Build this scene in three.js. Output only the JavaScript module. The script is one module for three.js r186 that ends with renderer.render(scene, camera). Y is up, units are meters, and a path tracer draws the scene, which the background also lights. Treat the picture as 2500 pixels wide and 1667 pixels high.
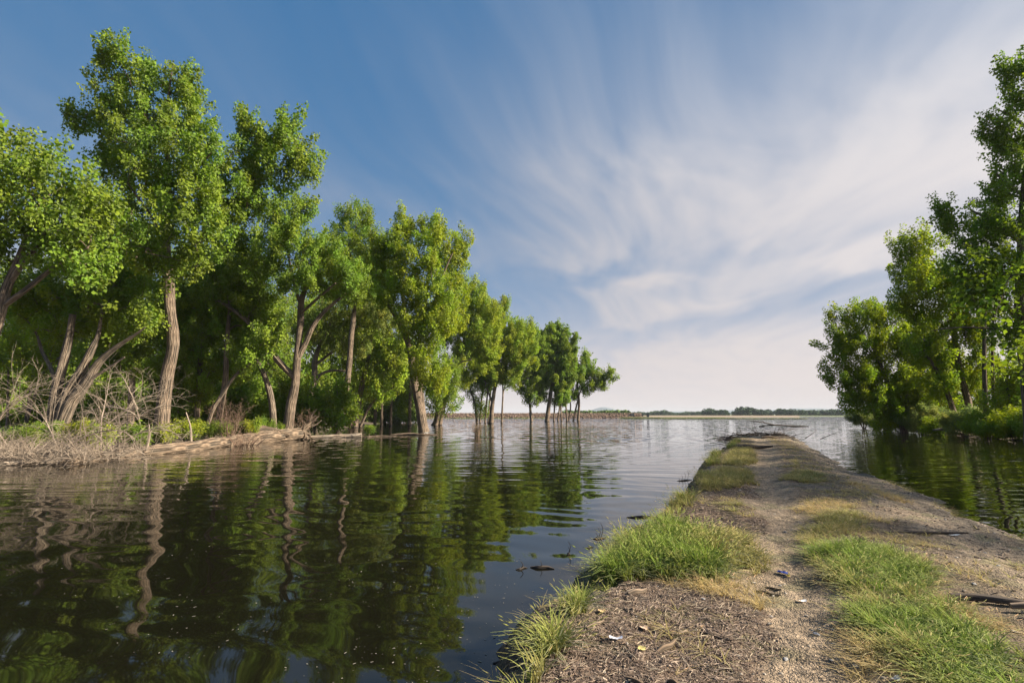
import * as THREE from 'three';
import { mergeGeometries } from 'three/addons/utils/BufferGeometryUtils.js';
import { ImprovedNoise } from 'three/addons/math/ImprovedNoise.js';

// ---------------------------------------------------------------- camera, sky, sun, exposure
const scene = new THREE.Scene();
const camera = new THREE.PerspectiveCamera(67.38, 1024 / 682, 0.1, 20000);
camera.position.set(0, 1.9, 0);
camera.rotation.x = 8.178 * Math.PI / 180;
const renderer = new THREE.WebGLRenderer();
renderer.toneMapping = THREE.LinearToneMapping;
const EXPOSURE = 2.4;
renderer.toneMappingExposure = EXPOSURE;
renderer.shadowMap.enabled = true;

const SUN_AZIMUTH = 96 * Math.PI / 180, SUN_HEIGHT = 30 * Math.PI / 180;   // azimuth from -z towards +x
const sunDir = new THREE.Vector3(Math.sin(SUN_AZIMUTH) * Math.cos(SUN_HEIGHT), Math.sin(SUN_HEIGHT), -Math.cos(SUN_AZIMUTH) * Math.cos(SUN_HEIGHT));
const sun = new THREE.DirectionalLight(new THREE.Color(1.0, 0.875, 0.69), 5);
sun.name = 'sun';
sun.position.copy(sunDir).multiplyScalar(200);
sun.castShadow = true;
sun.shadow.mapSize.set(4096, 4096);
Object.assign(sun.shadow.camera, { left: -120, right: 120, top: 120, bottom: -120, near: 1, far: 600 });
sun.shadow.radius = 4;
scene.add(sun, sun.target);

function rand(seed) {
  let a = seed >>> 0;
  return () => { a = (a + 0x6d2b79f5) | 0; let t = Math.imul(a ^ (a >>> 15), 1 | a); t = (t + Math.imul(t ^ (t >>> 7), 61 | t)) ^ t; return ((t ^ (t >>> 14)) >>> 0) / 4294967296; };
}
const perlin = new ImprovedNoise();
const nz = (x, y, z = 0) => perlin.noise(x, y, z);
function fbm(x, y, z, oct) { let s = 0, a = 0.5; for (let i = 0; i < oct; i++) { s += a * nz(x, y, z + i * 7.3); x *= 2.03; y *= 2.03; a *= 0.5; } return s; }
const clamp = (x, a = 0, b = 1) => Math.min(b, Math.max(a, x));
const smooth = (a, b, x) => { const t = clamp((x - a) / (b - a)); return t * t * (3 - 2 * t); };
const lerp = (a, b, t) => a + (b - a) * t;

function makeSky() {
  const W = 2048, Hh = 1024, data = new Float32Array(W * Hh * 4);
  const streak = 12 * Math.PI / 180, cs = Math.cos(streak), sn = Math.sin(streak);   // cirrus bands run towards this azimuth
  for (let j = 0; j < Hh; j++) {
    const el = ((j + 0.5) / Hh - 0.5) * Math.PI;
    for (let i = 0; i < W; i++) {
      const o = (j * W + i) * 4, ph = ((i + 0.5) / W - 0.5) * 2 * Math.PI;
      const ce = Math.cos(el), x = ce * Math.cos(ph), z = ce * Math.sin(ph), y = Math.sin(el);
      let r, g, b;
      if (y < -0.02) { r = 0.10; g = 0.10; b = 0.08; } else {
        const h = Math.max(y, 0), az = Math.atan2(x, -z);
        const toSun = x * sunDir.x + y * sunDir.y + z * sunDir.z;
        const toVeil = (x * 0.966 - z * 0.259) * 0.90 + y * 0.43;       // the quarter where the high cloud lies
        // clear air: deep blue overhead, paler low down
        const t1 = Math.pow(1 - h, 2.2), t2 = Math.pow(1 - h, 10);
        r = lerp(0.048, 0.195, t1); g = lerp(0.168, 0.380, t1); b = lerp(0.375, 0.61, t1);
        // thin high cloud on a plane overhead, combed towards one azimuth
        const k = 1 / (h + 0.16), px = x * k, pz = z * k;
        const lo = px * sn - pz * cs, ac = px * cs + pz * sn;
        const wx = fbm(lo * 0.45 + 3.1, ac * 0.45, 1.7, 3), wy = fbm(lo * 0.45, ac * 0.45 + 5.2, 4.1, 3);
        const broad = fbm(lo * 0.60 + wx * 1.3 + 9.2, ac * 0.60 + wy * 1.3 + 2.6, 0.3, 4);
        const fine = fbm(lo * 1.6 + wx * 2.6, ac * 2.6 + wy * 3.0, 2.9, 5);
        const wisp = fbm(lo * 2.2 + wx * 5.0 + 2.0, ac * 4.2 + wy * 6.0, 6.6, 6);
        const comb = fbm(lo * 4.0 + wx * 7.0 + 4.0, ac * 10 + wy * 9, 11.3, 5);
        const veil = (0.15 + 0.62 * smooth(0.06, 0.92, toVeil)) * (1 - 0.58 * smooth(0.34, 0.72, h)) + 0.22 * (1 - smooth(0.10, 0.55, h));
        let c = veil + 0.42 * broad * (0.30 + veil) + 0.18 * fine * (0.16 + veil) + 0.42 * wisp * (0.16 + veil) + 0.34 * comb * (0.12 + veil);
        // a clearer band low down with ragged bright wisps in it
        const bank = smooth(0.11, 0.19, h + 0.02 * wisp) * (1 - smooth(0.22, 0.40, h + 0.10 * wy));
        const rag = smooth(0.0, 0.30, fbm(lo * 0.75 + wx * 2.2 + 1.0, ac * 0.50 + wy * 2.6 + 7.7, 8.8, 5));
        c = c * (1 - 0.50 * bank) + 0.55 * bank * rag * (0.25 + veil);
        c = clamp(smooth(-0.02, 0.98, c) * 0.98);
        const lit = 0.57 + 0.21 * smooth(0.1, 0.95, toVeil);
        const cool = smooth(0.30, 0.75, h); r = lerp(r, lit * lerp(1.01, 0.90, cool), c); g = lerp(g, lit * lerp(0.955, 0.94, cool), c); b = lerp(b, lit * lerp(0.965, 1.02, cool), c);
        const glow = 0.40 * Math.exp((toSun - 1) * 8);
        r += glow * 0.9; g += glow * 0.8; b += glow * 0.68;
        const low = Math.exp(-Math.pow(h / 0.150, 1.8)) * 0.93;
        r = lerp(r, 0.82, low); g = lerp(g, 0.735, low); b = lerp(b, 0.715, low);
        r /= EXPOSURE; g /= EXPOSURE; b /= EXPOSURE;
      }
      data[o] = r; data[o + 1] = g; data[o + 2] = b; data[o + 3] = 1;
    }
  }
  const t = new THREE.DataTexture(data, W, Hh, THREE.RGBAFormat, THREE.FloatType);
  t.mapping = THREE.EquirectangularReflectionMapping; t.magFilter = THREE.LinearFilter; t.minFilter = THREE.LinearFilter; t.needsUpdate = true;
  return t;
}
const skyTexture = makeSky();
scene.background = skyTexture;
scene.environment = skyTexture;
// ---------------------------------------------------------------- helpers
const taken = new Map();
function numbered(name) { const n = taken.get(name) ?? 0; taken.set(name, n + 1); return n ? name + '_' + String(n).padStart(3, '0') : name; }
function tag(o, label, category, group) { o.userData.label = label; o.userData.category = category; if (group) o.userData.group = group; return o; }
function thing(name, label, category, [x, y, z] = [0, 0, 0], group) {
  const o = new THREE.Group(); o.name = numbered(name); o.position.set(x, y, z); scene.add(o); return tag(o, label, category, group);
}
function shade(m) { m.castShadow = true; m.receiveShadow = true; return m; }
function part(name, geometry, material, parent) { const m = shade(new THREE.Mesh(geometry, material)); m.name = name; parent.add(m); return m; }
function structure(name, geometry, material) { const m = part(name, geometry, material, scene); m.userData.kind = 'structure'; return m; }
function scatter(name, geometry, material, matrices, colors, parent) {
  const m = shade(new THREE.InstancedMesh(geometry, material, matrices.length)); m.name = name;
  matrices.forEach((x, i) => m.setMatrixAt(i, x));
  if (colors) colors.forEach((c, i) => m.setColorAt(i, c));
  m.userData.kind = 'stuff'; parent.add(m); return m;
}
const V = (x, y, z) => new THREE.Vector3(x, y, z);
const UP = V(0, 1, 0);
const rgb = (r, g, b) => new THREE.Color().setRGB(r, g, b);

function geo(pos, nor, uv, idx, col) {
  const g = new THREE.BufferGeometry();
  g.setAttribute('position', new THREE.Float32BufferAttribute(pos, 3));
  if (uv) g.setAttribute('uv', new THREE.Float32BufferAttribute(uv, 2));
  if (col) g.setAttribute('color', new THREE.Float32BufferAttribute(col, 3));
  g.setIndex(idx);
  if (nor) g.setAttribute('normal', new THREE.Float32BufferAttribute(nor, 3)); else g.computeVertexNormals();
  return g;
}

// smooth curve through points [x, y, z, r], about `step` metres between samples
function sampleCurve(pts, step) {
  const c = new THREE.CatmullRomCurve3(pts.map((p) => V(p[0], p[1], p[2])), false, 'centripetal');
  const n = Math.max(2, Math.ceil(c.getLength() / step)), out = [];
  for (let i = 0; i <= n; i++) {
    const t = i / n, f = t * (pts.length - 1), k = Math.min(pts.length - 2, Math.floor(f)), p = c.getPoint(t);
    out.push([p.x, p.y, p.z, lerp(pts[k][3], pts[k + 1][3], f - k)]);
  }
  return out;
}
// tube round a list of [x, y, z, r]; rough = relative unevenness of the radius
function tube(path, sides, { rough = 0, seed = 0, cap = true, ridge = 0 } = {}) {
  const pos = [], nor = [], uv = [], idx = [], n = path.length;
  const P = path.map((p) => V(p[0], p[1], p[2])), T = P.map((p, i) => P[Math.min(n - 1, i + 1)].clone().sub(P[Math.max(0, i - 1)]).normalize());
  let N = Math.abs(T[0].y) < 0.9 ? V(0, 1, 0) : V(1, 0, 0);
  let len = 0; const rMean = path[0][3], reps = Math.max(1, Math.round(rMean * 6.28 / 0.5));
  for (let i = 0; i < n; i++) {
    N = N.clone().addScaledVector(T[i], -N.dot(T[i])).normalize();
    const B = T[i].clone().cross(N);
    if (i) len += P[i].distanceTo(P[i - 1]);
    for (let j = 0; j <= sides; j++) {
      const a = j / sides * Math.PI * 2, ca = Math.cos(a), sa = Math.sin(a);
      const rr = path[i][3] * (1 + (rough ? rough * (nz(ca * 1.3 + seed, sa * 1.3, len * 0.5) * 1.2 + 0.6 * nz(ca * 5 + seed, sa * 5, len * 1.2)) : 0) - (ridge ? ridge * Math.abs(nz(ca * 7 + seed, sa * 7, len * 0.7)) + ridge * 0.6 * Math.abs(nz(ca * 15, sa * 15 + seed, len * 1.6)) : 0));
      const dx = N.x * ca + B.x * sa, dy = N.y * ca + B.y * sa, dz = N.z * ca + B.z * sa;
      pos.push(P[i].x + dx * rr, P[i].y + dy * rr, P[i].z + dz * rr); nor.push(dx, dy, dz); uv.push(j / sides * reps, len / 2.2);
    }
  }
  for (let i = 0; i < n - 1; i++) for (let j = 0; j < sides; j++) { const a = i * (sides + 1) + j, b = a + sides + 1; idx.push(a, a + 1, b, a + 1, b + 1, b); }
  if (cap) for (const [i, s] of [[0, -1], [n - 1, 1]]) {
    const c = pos.length / 3; pos.push(P[i].x, P[i].y, P[i].z); nor.push(T[i].x * s, T[i].y * s, T[i].z * s); uv.push(0.5, 0.5);
    const first = pos.length / 3;
    for (let j = 0; j <= sides; j++) { const q = (i * (sides + 1) + j) * 3; pos.push(pos[q], pos[q + 1], pos[q + 2]); nor.push(T[i].x * s, T[i].y * s, T[i].z * s); uv.push(0.5 + 0.2 * Math.cos(j), 0.5 + 0.2 * Math.sin(j)); }
    for (let j = 0; j < sides; j++) s > 0 ? idx.push(c, first + j, first + j + 1) : idx.push(c, first + j + 1, first + j);
  }
  const g = geo(pos, nor, uv, idx);
  if (rough > 0.05) { const keep = g.attributes.normal.array.slice(); g.computeVertexNormals(); const q = g.attributes.normal.array; for (let i = 0; i < n; i++) { const a = i * (sides + 1) * 3, b = (i * (sides + 1) + sides) * 3; for (let c = 0; c < 3; c++) q[a + c] = q[b + c] = (q[a + c] + q[b + c]) / 2; } }
  return g;
}

// ---------------------------------------------------------------- textures (periodic noise)
function lattice(seed) { const R = rand(seed), p = new Float32Array(65536); for (let i = 0; i < 65536; i++) p[i] = R(); return p; }
const LAT = lattice(11);
function pnoise(x, y, px, py, s = 0) {       // value noise with periods px, py
  const xi = Math.floor(x), yi = Math.floor(y), fx = x - xi, fy = y - yi, u = fx * fx * (3 - 2 * fx), v = fy * fy * (3 - 2 * fy);
  const at = (a, b) => LAT[(((a % px) + px) % px * 131 + ((b % py) + py) % py * 1031 + s * 7919) & 65535];
  return lerp(lerp(at(xi, yi), at(xi + 1, yi), u), lerp(at(xi, yi + 1), at(xi + 1, yi + 1), u), v);
}
function texture(w, h, f, srgb) {
  const d = new Uint8Array(w * h * 4);
  for (let j = 0; j < h; j++) for (let i = 0; i < w; i++) { const c = f(i / w, j / h), o = (j * w + i) * 4; d[o] = clamp(c[0]) * 255; d[o + 1] = clamp(c[1]) * 255; d[o + 2] = clamp(c[2]) * 255; d[o + 3] = 255; }
  const t = new THREE.DataTexture(d, w, h); t.wrapS = t.wrapT = THREE.RepeatWrapping; t.magFilter = t.minFilter = THREE.LinearFilter;
  if (srgb) t.colorSpace = THREE.SRGBColorSpace;
  t.needsUpdate = true; return t;
}
function barkHeight(u, v) {                  // ridged, running along v
  const w = pnoise(u * 4, v * 6, 4, 6, 1) * 0.5, a = pnoise((u + w * 0.16) * 7, v * 3, 7, 3, 2), b = pnoise((u + w * 0.12) * 16, v * 8, 16, 8, 3), c = pnoise(u * 48, v * 40, 48, 40, 4);
  return clamp(1 - Math.abs(a * 2 - 1) * 1.3) * 0.55 + b * 0.3 + c * 0.15;
}
const barkBump = texture(256, 512, (u, v) => { const h = barkHeight(u, v); return [h, h, h]; });
const barkColor = texture(256, 512, (u, v) => { const h = barkHeight(u, v), m = pnoise(u * 3, v * 3, 3, 3, 9), k = 0.34 + 0.82 * h; return [k * (0.93 + 0.1 * m), k * (0.92 + 0.04 * m), k * 0.9]; }, true);
const stretched = (t, k) => { if (k === 1) return t; const c = t.clone(); c.repeat.set(1, k); c.needsUpdate = true; return c; };
const bark = (r, g, b, bump = 0.03, along = 1) => new THREE.MeshStandardMaterial({ color: rgb(r, g, b), map: stretched(barkColor, along), bumpMap: stretched(barkBump, along), bumpScale: bump, roughness: 0.92 });
const M = {
  bark: bark(0.32, 0.27, 0.22, 0.11), barkGrey: bark(0.30, 0.265, 0.225, 0.09), barkDark: bark(0.22, 0.175, 0.135, 0.06),
  dead: bark(0.47, 0.425, 0.37, 0.012), log: bark(0.25, 0.205, 0.16, 0.06), drift: bark(0.10, 0.085, 0.075, 0.012), driftPale: bark(0.40, 0.33, 0.26, 0.01),
  wetBark: new THREE.MeshStandardMaterial({ color: rgb(0.05, 0.04, 0.032), map: barkColor, bumpMap: barkBump, bumpScale: 0.03, roughness: 0.35 }),
  twig: bark(0.24, 0.19, 0.14, 0.01), redShrub: bark(0.34, 0.25, 0.20, 0.008),
  cutWood: new THREE.MeshStandardMaterial({ color: rgb(0.48, 0.34, 0.2), roughness: 0.9 }),
  leaf: new THREE.MeshPhysicalMaterial({ color: 0xffffff, roughness: 1, transmission: 0.50, thickness: 0, specularIntensity: 0.5 }),
  blade: new THREE.MeshPhysicalMaterial({ color: 0xffffff, roughness: 1, transmission: 0.35, thickness: 0, specularIntensity: 0.4 }),
};
const LEAF = { green: [0.195, 0.292, 0.016], bright: [0.265, 0.350, 0.012], olive: [0.190, 0.240, 0.030], sage: [0.27, 0.32, 0.075], yellow: [0.31, 0.38, 0.016] };

// ---------------------------------------------------------------- trees
function sprig(seed, count, length, leafLen, leafWide, spread) {
  const R = rand(seed), pos = [], nor = [], idx = [];
  for (let i = 0; i < count; i++) {
    const t = (i + R()) / count, a = i * 2.4 + R() * 0.8, out = spread * (0.35 + 0.65 * R()) * (1.05 - 0.5 * t);
    const c = V(Math.cos(a) * out, t * length - length * 0.25 + (R() - 0.5) * 0.1, Math.sin(a) * out);
    const d = V(Math.cos(a) + (R() - 0.5) * 1.4, (R() - 0.6) * 1.5, Math.sin(a) + (R() - 0.5) * 1.4).normalize();   // towards the leaf tip
    const n = V((R() - 0.5) * 2, R() * 1.3 + 0.1, (R() - 0.5) * 2).normalize(), s = d.clone().cross(n).normalize(), up = s.clone().cross(d).normalize();
    const L = leafLen * (0.75 + 0.5 * R()), Wd = leafWide * (0.75 + 0.5 * R()), fold = 0.18 * Wd;
    const b = pos.length / 3, A = c, Bq = c.clone().addScaledVector(d, L), l = c.clone().addScaledVector(d, L * 0.36).addScaledVector(s, Wd / 2).addScaledVector(up, fold), q = c.clone().addScaledVector(d, L * 0.36).addScaledVector(s, -Wd / 2).addScaledVector(up, fold);
    for (const [p, k] of [[A, 0], [l, 0.35], [Bq, 0], [q, -0.35]]) { pos.push(p.x, p.y, p.z); const m = up.clone().addScaledVector(s, -k).normalize(); nor.push(m.x, m.y, m.z); }
    idx.push(b, b + 1, b + 2, b, b + 2, b + 3);
  }
  return geo(pos, nor, null, idx);
}
const SPRIG = {
  near: [1, 2, 3].map((q) => sprig(q, 14, 0.58, 0.175, 0.16, 0.25)),
  mid: [4, 5].map((q) => sprig(q, 14, 0.85, 0.26, 0.235, 0.38)),
  far: [6, 7].map((q) => sprig(q, 14, 1.1, 0.42, 0.38, 0.5)),
  willow: [8, 9].map((q) => sprig(q, 26, 0.65, 0.19, 0.065, 0.26)),
  weed: [10, 11].map((q) => sprig(q, 18, 0.42, 0.15, 0.045, 0.09)),
};
const SPACING = { near: 1.2, mid: 1.7, far: 2.1, willow: 0.8, weed: 0.4 };
let sprigCount = 0;
function makeTree(d, index) {
  const R = rand(1000 + index * 77), g = thing(d.name, d.label, d.category, d.base, d.group);
  const small = d.kind === 'weed' || d.kind === 'willow', s = d.s ?? SPACING[d.kind], dead = d.name === 'dead_tree';
  const wood = small ? M.twig : dead ? M.barkDark : d.name === 'willow_tree' ? M.barkGrey : M.bark;
  const X = [], Y = [], Z = [], par = [], DX = [], DY = [], DZ = [], OK = [];
  const add = (p, q, parent, ok) => { X.push(p[0]); Y.push(p[1]); Z.push(p[2]); par.push(parent); const l = Math.hypot(...q) || 1; DX.push(q[0] / l); DY.push(q[1] / l); DZ.push(q[2] / l); OK.push(ok); return X.length - 1; };
  let lowCrown = Infinity, highCrown = 0;
  for (const l of d.lobes) { lowCrown = Math.min(lowCrown, l[1] - l[4]); highCrown = Math.max(highCrown, l[1]); }
  d.stems.forEach((st, i) => {
    const path = sampleCurve(st, small ? 0.25 : 0.5);
    if (!small) for (const p of path) p[3] *= 0.86;
    if (i === 0 && !small) for (const p of path) if (p[1] < 1) p[3] *= 1 + 0.18 * Math.pow(clamp(1 - p[1]), 2);        // root flare
    const foot = st[0][1] < 0.5;
    const stem = part(i === 0 || foot ? 'trunk' : 'limb', tube(path, st[0][3] > 0.2 ? 14 : st[0][3] > 0.06 ? 9 : 5, { rough: small ? 0 : 0.12, seed: index * 3 + i }), wood, g);
    if (foot && !small && d.base[1] < 0.06) {             // bark still wet from higher water
      const k = Math.max(1, path.findIndex((p) => p[1] > 0.2)), A = path[k - 1], B = path[k], f = clamp((0.2 - A[1]) / (B[1] - A[1]));
      part('wet_bark', tube([...path.slice(0, k), A.map((v, c) => lerp(v, B[c], f))].map((p) => [p[0], p[1], p[2], p[3] * 1.02]), st[0][3] > 0.2 ? 14 : st[0][3] > 0.06 ? 9 : 5, { rough: 0.12, seed: index * 3 + i, cap: false }), M.wetBark, stem);
    }
    path.forEach((p, k) => { if (p[1] > lowCrown - 1.5 || k > path.length * 0.5) { const q = path[Math.max(0, k - 1)], e = path[Math.min(path.length - 1, k + 1)]; add(p, [e[0] - q[0], e[1] - q[1], e[2] - q[2]], -1, k > 1); } });
  });
  // tips that the twigs grow towards
  const tips = [];
  for (const l of d.lobes) {
    const want = Math.ceil(4.19 * l[3] * l[4] * l[5] / (s * s * s) * 0.95) + 3;
    for (let k = 0, tries = 0; k < want && tries < want * 3; tries++) {
      const a = R() * 6.283, c = R() * 2 - 1, rad = Math.pow(R(), 0.42), q = Math.sqrt(1 - c * c);
      const p = [l[0] + Math.cos(a) * q * rad * l[3], l[1] + c * rad * l[4], l[2] + Math.sin(a) * q * rad * l[5]];
      if (p[1] < 0.1) continue;
      let near = false;
      for (const t of tips) if (Math.hypot(t.p[0] - p[0], t.p[1] - p[1], t.p[2] - p[2]) < s * 0.62) { near = true; break; }
      if (near) continue;
      k++;
      tips.push({ p, o: [(p[0] - l[0]) / l[3], (p[1] - l[1]) / l[4], (p[2] - l[2]) / l[5]] });
    }
  }
  if (!small && !d.sparse) for (const l of d.lobes) for (let k = 0; k < 3; k++) {          // leading shoots that break the crown's outline
    const a = R() * 6.283, c = 0.25 + 0.75 * R(), q = Math.sqrt(1 - c * c), n = 2 + Math.floor(R() * 2);
    for (let j = 0; j < n; j++) tips.push({ p: [l[0] + Math.cos(a) * q * (l[3] * 0.85 + j * s * 0.2), l[1] + c * l[4] * 0.85 + (j - 0.4) * s * 0.42, l[2] + Math.sin(a) * q * (l[5] * 0.85 + j * s * 0.2)], o: [Math.cos(a) * q * 0.6, 1.4, Math.sin(a) * q * 0.6], thin: 0.55 - 0.12 * j });
  }
  if (!small) for (const t of tips) t.p[1] -= 0.85 * s;                     // the shoot above each tip reaches the crown's outline
  for (const t of tips) { let b = Infinity; for (let k = 0; k < X.length; k++) b = Math.min(b, (X[k] - t.p[0]) ** 2 + (Y[k] - t.p[1]) ** 2 + (Z[k] - t.p[2]) ** 2); t.far = b; }
  tips.sort((a, b) => a.far - b.far);
  const branches = [], weight = [];
  for (const t of tips) {
    let best = Infinity, at = 0;
    for (let k = 0; k < X.length; k++) {
      if (!OK[k]) continue;
      const dx = t.p[0] - X[k], dy = t.p[1] - Y[k], dz = t.p[2] - Z[k], l = Math.hypot(dx, dy, dz);
      const back = (dx * DX[k] + dy * DY[k] + dz * DZ[k]) / (l + 1e-6);
      const cost = l * (1.35 - 0.35 * back) + (dy < 0 ? -dy * 0.25 : 0);
      if (cost < best) { best = cost; at = k; }
    }
    const a = [X[at], Y[at], Z[at]], l = Math.hypot(t.p[0] - a[0], t.p[1] - a[1], t.p[2] - a[2]);
    const m = [0, 1, 2].map((c) => lerp(a[c], t.p[c], 0.5) + [DX, DY, DZ][c][at] * l * 0.14 + (c === 1 ? l * 0.05 : 0) + (R() - 0.5) * l * 0.14);
    const n = Math.max(2, Math.ceil(l / (s * 0.6))), ids = [at];
    for (let k = 1; k <= n; k++) {
      const f = k / n, p = [0, 1, 2].map((c) => (1 - f) * (1 - f) * a[c] + 2 * f * (1 - f) * m[c] + f * f * t.p[c]);
      const q = [p[0] - X[ids[k - 1]], p[1] - Y[ids[k - 1]], p[2] - Z[ids[k - 1]]];
      ids.push(add(p, q, ids[k - 1], true));
    }
    branches.push(ids); t.ids = ids;
  }
  weight.length = X.length; weight.fill(0);
  for (const t of tips) for (let k = t.ids[t.ids.length - 1]; k >= 0; k = par[k]) weight[k]++;
  const r0 = small ? 0.004 : 0.011 * Math.sqrt(s), woods = [];
  for (const ids of branches) {
    const path = ids.map((k, i) => [X[k], Y[k], Z[k], r0 * Math.pow(Math.max(1, weight[i ? k : ids[1]]), 0.5)]);
    woods.push(tube(path, path[0][3] > 0.06 ? 6 : path[0][3] > 0.025 ? 4 : 3, { cap: false }));
  }
  if (woods.length) { const m = part(small ? 'stems' : 'branches', mergeGeometries(woods), wood, g); m.userData.kind = 'stuff'; }
  // leaves on the shoots
  const base = LEAF[d.leaf], mats = [], cols = [], mtx = new THREE.Matrix4(), q = new THREE.Quaternion(), sp = new THREE.Quaternion();
  const K = d.k ?? 9, tall = Math.max(1, highCrown);
  for (const t of tips) {
    const up = d.kind === 'weed' ? 1.6 : 0.85;
    const dir = V(t.o[0] * 0.55 + (R() - 0.5) * 0.6, t.o[1] * 0.3 + up * (0.5 + R() * 0.6), t.o[2] * 0.55 + (R() - 0.5) * 0.6).normalize();
    if (R() < 0.05 && !small) continue;                  // a bare shoot
    const L = s * (0.75 + 0.6 * R() * R() + 0.3 * R()), hue = (R() - 0.5) * 0.30, val = 0.82 + 0.36 * R(), kk = Math.round(K * 1.38 * (0.5 + R()) * (t.thin ?? 1));
    for (let k = 0; k < kk; k++) {
      const f = -0.45 + 1.35 * (k + R() * 0.7) / kk, w = s * (t.thin ? 0.22 : 0.31) * (1.05 - 0.75 * Math.max(0, f)), a = R() * 6.283, rr = w * Math.sqrt(R());
      const p = V(t.p[0] + dir.x * L * f + Math.cos(a) * rr, t.p[1] + dir.y * L * f + (R() - 0.5) * s * 0.25, t.p[2] + dir.z * L * f + Math.sin(a) * rr);
      const e = dir.clone().add(V(Math.cos(a) * 0.7 + (R() - 0.5) * 0.5, (R() - 0.5) * 0.4, Math.sin(a) * 0.7 + (R() - 0.5) * 0.5)).normalize();
      q.setFromUnitVectors(UP, e); sp.setFromAxisAngle(UP, R() * 6.283); q.multiply(sp);
      const z = 0.72 + 0.75 * R() * R() + 0.15 * R();
      mats.push(mtx.compose(p, q, V(z, z, z)).clone());
      const h2 = hue + (R() - 0.5) * 0.16, v2 = val * (0.85 + 0.3 * R());
      cols.push(rgb(base[0] * v2 * (1 + h2), base[1] * v2, base[2] * v2 * (1 - h2)));
    }
  }
  sprigCount += mats.length;
  const set = SPRIG[d.kind];
  scatter(small ? 'foliage' : 'crown', set[index % set.length], M.leaf, mats, cols, g);
  return g;
}
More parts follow.
